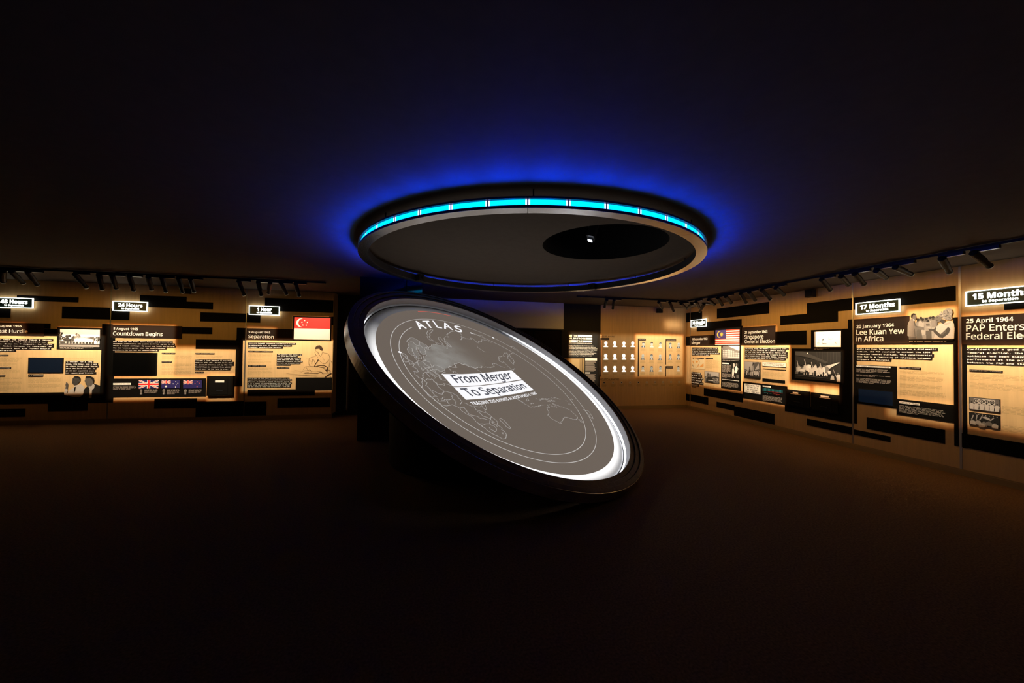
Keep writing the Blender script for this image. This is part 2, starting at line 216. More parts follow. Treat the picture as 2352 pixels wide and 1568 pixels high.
MAP_LINES = [[(1.127, -0.843), (1.061, -0.898), (0.985, -0.933), (0.938, -0.904), (0.915, -0.862), (0.892, -0.81), (0.862, -0.769), (0.866, -0.727), (0.917, -0.706), (0.933, -0.705),
  (0.918, -0.675), (0.887, -0.665)],
 [(1.127, -0.843), (1.123, -0.803), (1.175, -0.722), (1.25, -0.653), (1.269, -0.586), (1.261, -0.549), (1.254, -0.521), (1.214, -0.548), (1.206, -0.51), (1.212, -0.464),
  (1.192, -0.454), (1.144, -0.49), (1.138, -0.538), (1.11, -0.595), (1.11, -0.634), (1.089, -0.683), (1.064, -0.724), (1.045, -0.704), (1.074, -0.644), (1.088, -0.575),
  (1.081, -0.546), (1.027, -0.55), (1.031, -0.526), (1.095, -0.518), (1.123, -0.471), (1.123, -0.433), (1.204, -0.409), (1.231, -0.428), (1.271, -0.411), (1.315, -0.386),
  (1.346, -0.352)],
 [(1.246, -0.502), (1.22, -0.501), (1.239, -0.456), (1.218, -0.446), (1.258, -0.429), (1.259, -0.466), (1.246, -0.502)],
 [(1.392, -0.56), (1.354, -0.578), (1.346, -0.541), (1.364, -0.487), (1.362, -0.433), (1.347, -0.388), (1.353, -0.362), (1.391, -0.363), (1.415, -0.356), (1.398, -0.39),
  (1.387, -0.434), (1.389, -0.478), (1.39, -0.523), (1.392, -0.56)],
 [(1.432, -0.471), (1.389, -0.487), (1.387, -0.443), (1.417, -0.408), (1.448, -0.401), (1.449, -0.436), (1.432, -0.471)],
 [(0.648, -0.868), (0.659, -0.918), (0.631, -0.987), (0.546, -1.086), (0.452, -1.141), (0.417, -1.174), (0.425, -1.198), (0.493, -1.155), (0.544, -1.145), (0.6, -1.093),
  (0.647, -1.009), (0.697, -0.938), (0.695, -0.883), (0.648, -0.868)],
 [(0.887, -0.665), (0.863, -0.707), (0.782, -0.75), (0.723, -0.784), (0.63, -0.786), (0.636, -0.852), (0.599, -0.804), (0.535, -0.766), (0.523, -0.845), (0.5, -0.926),
  (0.46, -0.986), (0.434, -0.964), (0.447, -0.894), (0.451, -0.825), (0.445, -0.78), (0.421, -0.724)],
 [(0.418, -0.724), (0.409, -0.804), (0.414, -0.861), (0.401, -0.919), (0.32, -0.994), (0.242, -0.999), (0.243, -1.048), (0.173, -1.102), (0.011, -1.165), (-0.09, -1.187),
  (-0.141, -1.152), (-0.114, -1.059), (0.04, -0.93), (-0.091, -1.006), (-0.122, -0.982), (-0.186, -0.96), (-0.241, -0.95), (-0.259, -1.003), (-0.302, -0.979),
  (-0.307, -0.927), (-0.286, -0.862), (-0.344, -0.864), (-0.362, -0.904), (-0.443, -0.894), (-0.519, -0.99), (-0.562, -0.952), (-0.623, -0.941), (-0.642, -0.902),
  (-0.691, -0.89), (-0.753, -0.913)],
 [(0.423, -0.724), (0.447, -0.769), (0.465, -0.779), (0.524, -0.69), (0.55, -0.689)],
 [(-0.598, -0.497), (-0.683, -0.56), (-0.79, -0.585), (-0.737, -0.508), (-0.636, -0.434), (-0.611, -0.36), (-0.58, -0.252)],
 [(-0.633, -0.484), (-0.535, -0.486), (-0.419, -0.464), (-0.318, -0.359), (-0.347, -0.322), (-0.405, -0.332), (-0.394, -0.261), (-0.38, -0.169), (-0.407, -0.112),
  (-0.505, -0.161)],
 [(-0.933, -0.571), (-0.791, -0.52), (-0.74, -0.456), (-0.709, -0.356), (-0.592, -0.251)], [(-1.099, -0.763), (-1.203, -0.779), (-1.202, -0.708), (-1.232, -0.652)],
 [(0.879, -0.261), (0.834, -0.287), (0.78, -0.265), (0.71, -0.26), (0.733, -0.281), (0.707, -0.329), (0.604, -0.359), (0.56, -0.311), (0.526, -0.32), (0.487, -0.257),
  (0.427, -0.243), (0.403, -0.2), (0.32, -0.236), (0.248, -0.221), (0.235, -0.262), (0.172, -0.227), (0.068, -0.209), (-0.044, -0.224), (-0.084, -0.3), (-0.166, -0.285),
  (-0.2, -0.215), (-0.261, -0.188)],
 [(-0.432, -1.147), (-0.517, -1.14), (-0.548, -1.101), (-0.672, -1.081)], [(-0.181, -0.746), (-0.183, -0.673), (-0.229, -0.6)],
 [(1.313, -0.392), (1.35, -0.349), (1.411, -0.318), (1.385, -0.29), (1.395, -0.215), (1.455, -0.228), (1.47, -0.163), (1.468, -0.114), (1.437, -0.094), (1.448, -0.063),
  (1.481, -0.035), (1.491, 0.003), (1.517, 0.031), (1.542, 0.089), (1.544, 0.148), (1.54, 0.216), (1.532, 0.268), (1.513, 0.308), (1.495, 0.347), (1.464, 0.371),
  (1.416, 0.377), (1.36, 0.373), (1.336, 0.4), (1.312, 0.419), (1.305, 0.45), (1.309, 0.5), (1.291, 0.54), (1.267, 0.574), (1.254, 0.62), (1.264, 0.667), (1.257, 0.711),
  (1.232, 0.758)],
 [(1.261, 0.704), (1.242, 0.744), (1.224, 0.804), (1.205, 0.87), (1.164, 0.915), (1.134, 0.971), (1.062, 0.965), (1.026, 0.941), (1.007, 0.897), (1.026, 0.857),
  (0.994, 0.844), (1.019, 0.787), (0.968, 0.749), (0.968, 0.712), (0.981, 0.664), (0.993, 0.616), (0.993, 0.578), (0.96, 0.538), (0.891, 0.473)],
 [(0.872, 0.704), (0.849, 0.748), (0.857, 0.806), (0.865, 0.871), (0.892, 0.878), (0.911, 0.837), (0.903, 0.787), (0.909, 0.748), (0.872, 0.704)],
 [(1.437, -0.094), (1.402, -0.099), (1.362, -0.17), (1.301, -0.199), (1.3, -0.164), (1.304, -0.106)],
 [(1.301, -0.199), (1.244, -0.203), (1.223, -0.158), (1.209, -0.105), (1.17, -0.11), (1.169, -0.067), (1.169, -0.033), (1.123, -0.019)],
 [(1.257, -0.221), (1.242, -0.151), (1.228, -0.081), (1.266, -0.077)], [(1.157, -0.134), (1.182, -0.051), (1.156, -0.057)],
 [(1.437, -0.094), (1.418, -0.06), (1.365, -0.079), (1.303, -0.072), (1.302, -0.023), (1.295, 0.019), (1.257, 0.04), (1.212, 0.062), (1.194, 0.023), (1.161, 0.044),
  (1.108, 0.076)],
 [(1.076, -0.189), (1.014, -0.211), (0.978, -0.209), (1.0, -0.174), (1.042, -0.168), (1.083, -0.145)], [(0.892, -0.147), (0.854, -0.19), (0.832, -0.17), (0.817, -0.131)],
 [(0.861, -0.181), (0.883, -0.22), (0.867, -0.266), (0.829, -0.293), (0.776, -0.261), (0.721, -0.257), (0.711, -0.325), (0.603, -0.36), (0.547, -0.307), (0.508, -0.32),
  (0.473, -0.252), (0.398, -0.206), (0.36, -0.112)],
 [(1.297, -0.063), (1.306, 0.042), (1.31, 0.114), (1.297, 0.155), (1.361, 0.2), (1.421, 0.144), (1.458, 0.077), (1.472, 0.029), (1.416, -0.012), (1.418, -0.06)],
 [(1.297, 0.155), (1.228, 0.189), (1.177, 0.237), (1.182, 0.307), (1.182, 0.354), (1.248, 0.387)], [(1.234, 0.204), (1.28, 0.298), (1.267, 0.338), (1.313, 0.39)],
 [(1.535, 0.209), (1.452, 0.223), (1.47, 0.19), (1.463, 0.1)], [(1.359, 0.246), (1.427, 0.257), (1.443, 0.284), (1.369, 0.29), (1.28, 0.298)],
 [(1.478, 0.248), (1.487, 0.291), (1.431, 0.301), (1.374, 0.296), (1.389, 0.36)],
 [(1.268, -0.408), (1.305, -0.338), (1.297, -0.276), (1.315, -0.234), (1.245, -0.273), (1.186, -0.278), (1.146, -0.284)],
 [(1.188, -0.404), (1.2, -0.332), (1.173, -0.313), (1.146, -0.284), (1.035, -0.323), (0.992, -0.284), (0.971, -0.236), (0.978, -0.209)],
 [(1.141, -0.43), (1.092, -0.391), (1.119, -0.309), (1.159, -0.24)], [(1.244, -0.229), (1.165, -0.232), (1.084, -0.244), (1.083, -0.19)],
 [(1.24, -0.316), (1.245, -0.273), (1.251, -0.229)], [(1.186, -0.278), (1.192, -0.234), (1.171, -0.188), (1.164, -0.135)],
 [(1.152, -0.231), (1.164, -0.179), (1.137, -0.141), (1.137, -0.089)],
 [(1.075, -0.835), (1.031, -0.826), (1.038, -0.765), (0.963, -0.746), (0.963, -0.664), (1.016, -0.575)], [(1.161, -0.702), (1.194, -0.605), (1.214, -0.558)],
 [(0.923, -0.851), (0.97, -0.766)], [(1.297, 0.439), (1.232, 0.444), (1.254, 0.521), (1.253, 0.55)], [(1.09, 0.465), (1.102, 0.509), (1.07, 0.538), (1.006, 0.582)],
 [(1.172, 0.38), (1.122, 0.436), (1.071, 0.461), (0.999, 0.484), (0.959, 0.468), (0.967, 0.537)],
 [(1.259, 0.563), (1.199, 0.591), (1.181, 0.603), (1.168, 0.642), (1.107, 0.664), (1.082, 0.684)],
 [(1.108, 0.53), (1.095, 0.563), (1.095, 0.622), (1.045, 0.656), (1.032, 0.681), (1.106, 0.743), (1.255, 0.706)],
 [(1.032, 0.681), (1.026, 0.72), (1.019, 0.743), (1.057, 0.719)], [(1.057, 0.727), (1.044, 0.766), (1.044, 0.809)],
 [(1.112, 0.749), (1.075, 0.808), (1.099, 0.844), (1.153, 0.857), (1.16, 0.786)], [(1.063, 0.896), (1.038, 0.903), (1.05, 0.92), (1.069, 0.908), (1.063, 0.896)],
 [(1.032, 0.681), (0.974, 0.665)],
 [(-0.25, 0.692), (-0.336, 0.703), (-0.324, 0.739), (-0.42, 0.769), (-0.422, 0.725), (-0.418, 0.68), (-0.469, 0.734), (-0.54, 0.787), (-0.629, 0.851), (-0.663, 0.908),
  (-0.649, 0.972), (-0.636, 1.035), (-0.567, 1.063), (-0.483, 1.053), (-0.429, 1.019), (-0.399, 0.991), (-0.338, 0.971), (-0.262, 0.98), (-0.167, 1.018), (-0.088, 1.038),
  (-0.071, 1.014), (-0.046, 0.959), (-0.022, 0.903), (-0.018, 0.852), (-0.12, 0.813), (-0.136, 0.775), (-0.187, 0.733), (-0.242, 0.744), (-0.25, 0.692)],
 [(-0.596, 1.075), (-0.63, 1.094), (-0.614, 1.138), (-0.574, 1.123), (-0.596, 1.075)],
 [(-1.009, 0.947), (-1.058, 0.981), (-1.114, 0.992), (-1.085, 1.046), (-1.04, 1.106), (-0.983, 1.161), (-0.946, 1.141), (-1.008, 1.064), (-1.022, 1.008),
  (-1.012, 0.965)],
 [(-0.212, 0.564), (-0.317, 0.56), (-0.404, 0.581), (-0.505, 0.604), (-0.556, 0.602), (-0.575, 0.57)],
 [(-0.353, 0.634), (-0.428, 0.653), (-0.489, 0.625), (-0.558, 0.66), (-0.461, 0.642), (-0.349, 0.588), (-0.21, 0.575)],
 [(0.203, 0.553), (0.188, 0.597), (0.154, 0.654), (0.042, 0.666), (-0.063, 0.676), (-0.119, 0.666), (-0.173, 0.677)],
 [(0.101, 0.541), (0.012, 0.503), (0.028, 0.543), (0.09, 0.542)], [(0.238, 0.473), (0.214, 0.505), (0.184, 0.556), (0.216, 0.523), (0.238, 0.473)],
 [(0.076, 0.597), (-0.006, 0.613)], [(-0.172, 0.524), (-0.179, 0.558)], [(-0.596, 0.597), (-0.672, 0.61)], [(-0.677, 0.617), (-0.744, 0.646)],
 [(-0.829, 0.697), (-0.858, 0.72)], [(-0.798, 0.774), (-0.848, 0.796)], [(-1.06, 0.689), (-1.023, 0.719)]]
MAP_FILLS = [[(1.061, -0.898), (0.938, -0.904), (0.866, -0.727), (0.887, -0.665), (0.723, -0.784), (0.535, -0.766), (0.406, -0.669), (0.456, -0.452), (0.59, -0.363), (0.84, -0.268),
  (1.031, -0.225), (1.239, -0.234), (1.345, -0.317), (1.315, -0.386), (1.204, -0.409), (1.123, -0.471), (1.012, -0.55), (1.088, -0.575), (1.045, -0.704), (1.064, -0.724),
  (1.11, -0.634), (1.192, -0.454), (1.254, -0.521), (1.25, -0.653), (1.175, -0.722)],
 [(1.331, -0.366), (1.14, -0.356), (0.992, -0.284), (0.978, -0.209), (1.076, -0.189), (1.209, -0.105), (1.301, -0.199), (1.362, -0.17), (1.402, -0.099), (1.437, -0.094),
  (1.455, -0.228), (1.395, -0.215), (1.411, -0.318)],
 [(0.242, -0.999), (0.011, -1.165), (-0.141, -1.152), (-0.091, -1.006), (-0.186, -0.96), (-0.286, -0.862), (-0.161, -0.673), (-0.028, -0.438), (0.121, -0.267),
  (0.403, -0.21), (0.487, -0.257), (0.56, -0.311), (0.604, -0.359), (0.48, -0.516), (0.516, -0.668), (0.421, -0.895)],
 [(1.392, -0.56), (1.354, -0.578), (1.346, -0.541), (1.364, -0.487), (1.362, -0.433), (1.347, -0.388), (1.353, -0.362), (1.391, -0.363), (1.415, -0.356), (1.387, -0.434),
  (1.39, -0.523)],
 [(1.288, 0.374), (1.172, 0.38), (1.122, 0.436), (1.077, 0.468), (1.07, 0.538), (1.144, 0.626), (1.199, 0.591), (1.253, 0.55), (1.313, 0.508), (1.309, 0.451)]]
BANNERS = [[(1.089, -0.145), (0.757, -0.113), (0.415, -0.101), (0.006, -0.108), (-0.356, -0.116), (-0.346, 0.114), (0.175, 0.133), (0.651, 0.131), (0.962, 0.11), (1.106, 0.094)],
 [(1.103, 0.107), (0.901, 0.129), (0.576, 0.145), (0.19, 0.146), (-0.343, 0.135), (-0.344, 0.369), (0.153, 0.379), (0.638, 0.372), (0.883, 0.36), (1.107, 0.337)]]
BANNER_TEXT = [('From Merger', [(0.975, -0.11), (-0.253, -0.099), (0.984, 0.041), (-0.155, 0.072)], 1.8367346938775508),
 ('To Separation', [(1.034, 0.145), (-0.233, 0.187), (1.005, 0.293), (-0.242, 0.308)], 1.8367346938775508),
 ('TRACING THE EVENTS ACROSS SPACE & TIME', [(1.085, 0.384), (-0.313, 0.409), (1.084, 0.439), (-0.316, 0.458)], 1.8367346938775508)]
ATLAS = [('A', [(0.657, -1.372), (0.494, -1.422), (0.675, -1.171), (0.515, -1.213)]), ('T', [(0.44, -1.42), (0.296, -1.445), (0.483, -1.226), (0.344, -1.246)]),
 ('L', [(0.209, -1.457), (0.113, -1.452), (0.267, -1.254), (0.174, -1.247)]), ('A', [(0.048, -1.435), (-0.127, -1.412), (0.125, -1.243), (-0.043, -1.216)]),
 ('S', [(-0.199, -1.369), (-0.333, -1.34), (-0.081, -1.186), (-0.209, -1.155)])]
MAP_DOTS = [(-0.43, -1.154), (-0.911, -1.039), (1.396, -0.601)]
# ------------------------------------------------------------------ materials
def mat(name, color=(.5, .5, .5), rough=.6, metal=0.0, emit=None, strength=0.0, spec=.5, noise=None, bump=None, attr=None):
    m = bpy.data.materials.new(name); m.use_nodes = True
    nt = m.node_tree; b = nt.nodes['Principled BSDF']
    b.inputs['Base Color'].default_value = (*color, 1)
    b.inputs['Roughness'].default_value = rough
    b.inputs['Metallic'].default_value = metal
    b.inputs['Specular IOR Level'].default_value = spec
    if emit:
        b.inputs['Emission Color'].default_value = (*emit, 1)
        b.inputs['Emission Strength'].default_value = strength
    if attr:
        a = nt.nodes.new('ShaderNodeAttribute'); a.attribute_name = attr
        nt.links.new(a.outputs['Color'], b.inputs['Base Color'])
    if noise:
        sc, amount, stretch = noise
        tc = nt.nodes.new('ShaderNodeTexCoord'); mp = nt.nodes.new('ShaderNodeMapping')
        mp.inputs['Scale'].default_value = stretch
        nz = nt.nodes.new('ShaderNodeTexNoise'); nz.inputs['Scale'].default_value = sc; nz.inputs['Detail'].default_value = 6
        mr = nt.nodes.new('ShaderNodeMapRange'); mr.inputs[1].default_value = .3; mr.inputs[2].default_value = .7
        mr.inputs[3].default_value = 1 - amount; mr.inputs[4].default_value = 1 + amount
        mx = nt.nodes.new('ShaderNodeMix'); mx.data_type = 'RGBA'; mx.blend_type = 'MULTIPLY'; mx.inputs[0].default_value = 1
        mx.inputs[6].default_value = (*color, 1)
        nt.links.new(tc.outputs['Object'], mp.inputs[0]); nt.links.new(mp.outputs[0], nz.inputs['Vector'])
        nt.links.new(nz.outputs[0], mr.inputs[0]); nt.links.new(mr.outputs[0], mx.inputs[7])
        if attr: nt.links.new(a.outputs['Color'], mx.inputs[6])
        nt.links.new(mx.outputs[2], b.inputs['Base Color'])
        if bump:
            bp = nt.nodes.new('ShaderNodeBump'); bp.inputs['Strength'].default_value = bump; bp.inputs['Distance'].default_value = .004
            nt.links.new(nz.outputs[0], bp.inputs['Height']); nt.links.new(bp.outputs[0], b.inputs['Normal'])
    return m

def dimmed(name, color, strength):
    """emission strength set by the dimming levels stored on the mesh"""
    m = mat(name, (.20, .19, .185), .5, emit=color, strength=strength)
    nt = m.node_tree; b = nt.nodes['Principled BSDF']
    a = nt.nodes.new('ShaderNodeAttribute'); a.attribute_name = 'dimming'
    k = nt.nodes.new('ShaderNodeMath'); k.operation = 'MULTIPLY'; k.inputs[1].default_value = strength
    nt.links.new(a.outputs['Fac'], k.inputs[0]); nt.links.new(k.outputs[0], b.inputs['Emission Strength'])
    return m

M = {
 'veneer': mat('veneer', (.64, .435, .220), .55, noise=(3.0, .07, (9, 9, .6)), spec=.3),
 'veneer_dark': mat('veneer_dark', (.34, .24, .12), .55, spec=.3),
 'black': mat('black_panel', (.0045, .0040, .0038), .7, spec=.06),
 'plate': mat('plate_black', (.022, .0135, .0105), .7, spec=.08),
 'strip': mat('strip_black', (.011, .0075, .0065), .7, spec=.07),
 'black_wall': mat('black_wall', (.012, .012, .012), .7, spec=.2),
 'white_ink': mat('white_ink', (.86, .85, .80), .6, spec=.2),
 'dark_ink': mat('dark_ink', (.045, .032, .022), .7, spec=.2),
 'body_ink': mat('body_ink', (.47, .335, .165), .7, spec=.2),
 'pale_ink': mat('pale_ink', (.33, .29, .25), .7, spec=.2),
 'paper': mat('paper', (.80, .78, .72), .7, spec=.2),
 'print': mat('print', rough=.6, attr='tone', noise=(160, .10, (1, 1, 1)), spec=.2),
 'cloth': mat('flag_print', rough=.6, attr='tone', spec=.2),
 'alu': mat('aluminium', (.55, .53, .50), .38, .9),
 'ceiling': mat('ceiling_paint', (.108, .084, .064), .85, noise=(14, .06, (1, 1, 1)), spec=.15),
 'carpet': mat('carpet', (.215, .122, .062), .95, noise=(70, .35, (1, 1, 1)), bump=.5, spec=.1),
 'track': mat('track_black', (.012, .011, .010), .6, spec=.15),
 'gear': mat('gear_black', (.012, .011, .010), .4, spec=.25),
 'spot': mat('spot_black', (.012, .0115, .011), .45, spec=.3),
 'lens': mat('lens', (.2, .2, .2), .2, emit=(1, .8, .5), strength=1.2),
 'neon': mat('neon_white', (.9, .9, .9), .4, emit=(1.0, 1.0, .86), strength=SIGN_GLOW),
 'sign_back': mat('sign_back', (.018, .040, .032), .35, spec=.5),
 'screen_navy': mat('screen_navy', (.004, .006, .010), .25, emit=(.10, .25, .55), strength=.018),
 'screen_off': mat('screen_off', (.003, .003, .003), .12, spec=.5),
 'silhouette': mat('silhouette', (.9, .9, .85), .5, emit=(1, .98, .90), strength=1.3),
 'flap': mat('flap_black', (.006, .0055, .005), .6, spec=.08),
 'label': mat('label_white', (.88, .86, .80), .6, spec=.2),
 'hoop': mat('hoop_black', (.020, .022, .028), .35, spec=.5),
 'brushed': mat('brushed_steel', (.86, .85, .84), .26, 1.0, noise=(40, .10, (1, 1, .05))),
 'band': mat('band_steel', (.74, .72, .66), .24, 1.0, noise=(9, .25, (1, 1, 1))),
 'cyan': mat('led_blue', (.1, .3, .5), .4, emit=(0.0, .42, 1.0), strength=BLUE_LED),
 'cyan_hot': mat('led_blue_hot', (.3, .5, .6), .4, emit=(.36, .45, 1.0), strength=BLUE_LED),
 'cable': mat('rod_black', (.01, .01, .01), .5),
 'tile': mat('rim_tile', (.115, .074, .046), .62, noise=(20, .18, (1, 1, 1)), spec=.25),
 'rim_core': mat('rim_core', (.012, .011, .010), .7, spec=.1),
 'inner_wall': mat('trough_wall', (.70, .70, .72), .5, spec=.3),
 'trough': mat('trough_floor', (.05, .05, .05), .6),
 'table_led': dimmed('table_led', (.96, .98, 1.06), TABLE_LED),
 'acrylic': dimmed('acrylic_edge', (1, .99, .985), 1.3),
 'map': mat('map_screen', (.05, .045, .04), .75, emit=(.150, .122, .100), strength=MAP_LEVEL, spec=.2),  # projector's light on the table put in as the surface's own emission
 'map_line': mat('map_line', (.3, .3, .3), .7, emit=(.42, .40, .385), strength=MAP_LEVEL),
 'map_ring': mat('map_ring', (.3, .3, .3), .7, emit=(.56, .54, .52), strength=MAP_LEVEL),
 'map_red': mat('map_red', (.3, .1, .1), .7, emit=(.80, .10, .08), strength=MAP_LEVEL),
 'map_white': mat('map_white', (.6, .6, .6), .7, emit=(.97, .965, 1.0), strength=MAP_LEVEL),
 'map_dark': mat('map_dark', (.05, .05, .06), .7, emit=(.075, .078, .098), strength=MAP_LEVEL),
 'plinth': mat('plinth_black', (.008, .008, .008), .6, spec=.2),
 'gloss': mat('column_gloss', (.006, .006, .008), .08, spec=.6),
 'fascia': mat('fascia_white', (.62, .60, .58), .6, spec=.2),
 'dark_glass': mat('dark_glass', (.012, .008, .006), .12, spec=.5),
 'gold': mat('exhibit_gold', (.50, .36, .17), .6),
 'projector': mat('projector_black', (.03, .03, .033), .4),
 'proj_lens': mat('projector_lens', (.5, .5, .5), .2, emit=(.75, .85, 1), strength=6),
}
# map land: the projected picture is paler over Europe and fades eastwards
def land_material():
    m = mat('map_land', (.05, .05, .05), .75, emit=(.2, .2, .19), strength=MAP_LEVEL)
    nt = m.node_tree; b = nt.nodes['Principled BSDF']
    tc = nt.nodes.new('ShaderNodeTexCoord')
    nz = nt.nodes.new('ShaderNodeTexNoise'); nz.inputs['Scale'].default_value = 3.2; nz.inputs['Detail'].default_value = 12; nz.inputs['Roughness'].default_value = .68
    nt.links.new(tc.outputs['Object'], nz.inputs['Vector'])
    ds = nt.nodes.new('ShaderNodeVectorMath'); ds.operation = 'DISTANCE'
    p = TC + TA * .80 + TB * -.52 - TN * .15 - Vector((TC.x, TC.y, 0)); ds.inputs[1].default_value = tuple(p)
    nt.links.new(tc.outputs['Object'], ds.inputs[0])
    mr = nt.nodes.new('ShaderNodeMapRange'); mr.interpolation_type = 'SMOOTHSTEP'
    mr.inputs[1].default_value = .02; mr.inputs[2].default_value = .82; mr.inputs[3].default_value = .62; mr.inputs[4].default_value = 0.0
    nt.links.new(ds.outputs['Value'], mr.inputs[0])
    nr = nt.nodes.new('ShaderNodeMapRange'); nr.inputs[1].default_value = .32; nr.inputs[2].default_value = .68; nr.inputs[3].default_value = .35; nr.inputs[4].default_value = 1.35
    nt.links.new(nz.outputs[0], nr.inputs[0])
    k = nt.nodes.new('ShaderNodeMath'); k.operation = 'MULTIPLY'; k.use_clamp = True
    nt.links.new(mr.outputs[0], k.inputs[0]); nt.links.new(nr.outputs[0], k.inputs[1])
    mx = nt.nodes.new('ShaderNodeMix'); mx.data_type = 'RGBA'
    mx.inputs[6].default_value = (.150, .122, .100, 1); mx.inputs[7].default_value = (.34, .335, .315, 1)
    nt.links.new(k.outputs[0], mx.inputs[0]); nt.links.new(mx.outputs[2], b.inputs['Emission Color'])
    return m
M['map_land'] = land_material()

# ------------------------------------------------------------------ mesh helpers
class MB:
    def __init__(s): s.v = []; s.f = []; s.c = []; s.mi = []
    def face(s, pts, col=None, mi=0):
        n = len(s.v); s.v.extend(pts); s.f.append(tuple(range(n, n + len(pts)))); s.c.append(col); s.mi.append(mi)
    def box(s, fn, a0, a1, b0, b1, c0, c1, mi=0):
        P = [fn(x, y, z) for z in (c0, c1) for y in (b0, b1) for x in (a0, a1)]
        n = len(s.v); s.v.extend(P)
        for q in ((0, 2, 3, 1), (4, 5, 7, 6), (0, 1, 5, 4), (2, 6, 7, 3), (0, 4, 6, 2), (1, 3, 7, 5)):
            s.f.append(tuple(n + i for i in q)); s.c.append(None); s.mi.append(mi)
    def prism(s, fn, pts, d0, d1):
        """polygon pts (a, b) extruded from depth d0 to d1 through fn(a, b, depth)"""
        k = len(pts); n = len(s.v)
        s.v.extend(fn(a, b, d1) for a, b in pts); s.v.extend(fn(a, b, d0) for a, b in pts)
        s.f.append(tuple(range(n, n + k))); s.c.append(None); s.mi.append(0)
        s.f.append(tuple(range(n + 2 * k - 1, n + k - 1, -1))); s.c.append(None); s.mi.append(0)
        for i in range(k):
            j = (i + 1) % k
            s.f.append((n + i, n + k + i, n + k + j, n + j)); s.c.append(None); s.mi.append(0)
    def add(s, verts, faces, mi=0):
        n = len(s.v); s.v.extend(verts)
        for f in faces: s.f.append(tuple(n + i for i in f)); s.c.append(None); s.mi.append(mi)
    def lathe(s, fn, prof, a0, a1, n, closed=False, smooth=True):
        """profile of (r, h) swept over angles; fn(r, angle, h)"""
        full = abs(a1 - a0) > 2 * math.pi - 1e-6
        m = n if full else n + 1; k = len(prof); st = len(s.v)
        for i in range(m):
            a = a0 + (a1 - a0) * i / n
            s.v.extend(fn(r, a, h) for r, h in prof)
        for i in range(n):
            j = (i + 1) % m
            for q in range(k if closed else k - 1):
                q2 = (q + 1) % k
                s.f.append((st + i * k + q, st + j * k + q, st + j * k + q2, st + i * k + q2)); s.c.append(None); s.mi.append(0)
        if closed and not full:
            s.f.append(tuple(st + q for q in range(k))); s.c.append(None); s.mi.append(0)
            s.f.append(tuple(st + (m - 1) * k + q for q in range(k - 1, -1, -1))); s.c.append(None); s.mi.append(0)

def world_loc(o):
    p = Vector((0, 0, 0))
    while o is not None: p += o.location; o = o.parent
    return p

def obj(name, mb, material, parent=None, loc=None, smooth=False, tone=False, dim=None):
    """ONE mesh object; the builder holds world coordinates"""
    me = bpy.data.meshes.new(name)
    base = world_loc(parent) if parent else Vector((0, 0, 0))
    off = base + (Vector(loc) if loc is not None else Vector((0, 0, 0)))
    me.from_pydata([tuple(Vector(p) - off) for p in mb.v], [], mb.f)
    mats = material if isinstance(material, (list, tuple)) else [material]
    for m in mats: me.materials.append(M[m])
    if len(mats) > 1: me.polygons.foreach_set('material_index', mb.mi)
    if smooth: me.polygons.foreach_set('use_smooth', [True] * len(me.polygons))
    if tone:
        at = me.color_attributes.new('tone', 'FLOAT_COLOR', 'CORNER')
        i = 0
        for p, c in zip(me.polygons, mb.c):
            for _ in p.loop_indices: at.data[i].color = (*(c or (.5, .5, .5)), 1); i += 1
    if dim is not None:
        at = me.attributes.new('dimming', 'FLOAT', 'POINT')
        at.data.foreach_set('value', [dim(Vector(p)) for p in mb.v])
    me.update()
    o = bpy.data.objects.new(name, me); COL.objects.link(o)
    if parent: o.parent = parent
    if loc is not None: o.location = loc
    return o

def empty(name, loc, label, cat, group=None):
    o = bpy.data.objects.new(name, None); COL.objects.link(o); o.empty_display_size = .1
    o.location = loc
    return tag(o, label, cat, group)

def tag(o, label, cat, group=None):
    o['label'] = label; o['category'] = cat
    if group: o['group'] = group
    return o

def structure(o): o['kind'] = 'structure'; return o
def stuff(o): o['kind'] = 'stuff'; return o

XYZ = lambda x, y, z: (x, y, z)
def W(w):
    """wall frame: s runs to the viewer's right along the wall, z up, d out of the wall into the room"""
    if w == 'L': return lambda s, z, d: (s, DL - d, z)
    if w == 'B': return lambda s, z, d: (s, DB - d, z)
    return lambda s, z, d: (DR - d, -s, z)
def WN(w): return {'L': 'left', 'B': 'back', 'R': 'right'}[w]

# ------------------------------------------------------------------ lettering
def load_font(fn):
    try:
        import os
        return bpy.data.fonts.load(os.path.join(bpy.utils.system_resource('DATAFILES'), 'fonts', fn))
    except Exception:
        return None
FONTS = {'sans': load_font('NotoSansMath-Regular.woff2'), 'mono': load_font('DejaVuSansMono.woff2')}
FONTS['bold'] = FONTS['sans']
def bold_char(c):
    if not FONTS['bold']: return c
    for lo, hi, base in (('A', 'Z', 0x1D5D4), ('a', 'z', 0x1D5EE), ('0', '9', 0x1D7EC)):
        if lo <= c <= hi: return chr(base + ord(c) - ord(lo))
    return c
GLYPH = {}
def _curve(body, font):
    if font == 'bold': body = ''.join(bold_char(c) for c in body)
    cu = bpy.data.curves.new('glyph', 'FONT'); cu.body = body; cu.resolution_u = 3; cu.size = 1
    if FONTS[font]: cu.font = FONTS[font]
    cu.fill_mode = 'FRONT'
    o = bpy.data.objects.new('glyph', cu); COL.objects.link(o)
    me = bpy.data.meshes.new_from_object(o.evaluated_get(bpy.context.evaluated_depsgraph_get()))
    v = [(p.co.x, p.co.y) for p in me.vertices]; f = [tuple(p.vertices) for p in me.polygons]
    bpy.data.objects.remove(o); bpy.data.curves.remove(cu); bpy.data.meshes.remove(me)
    return v, f
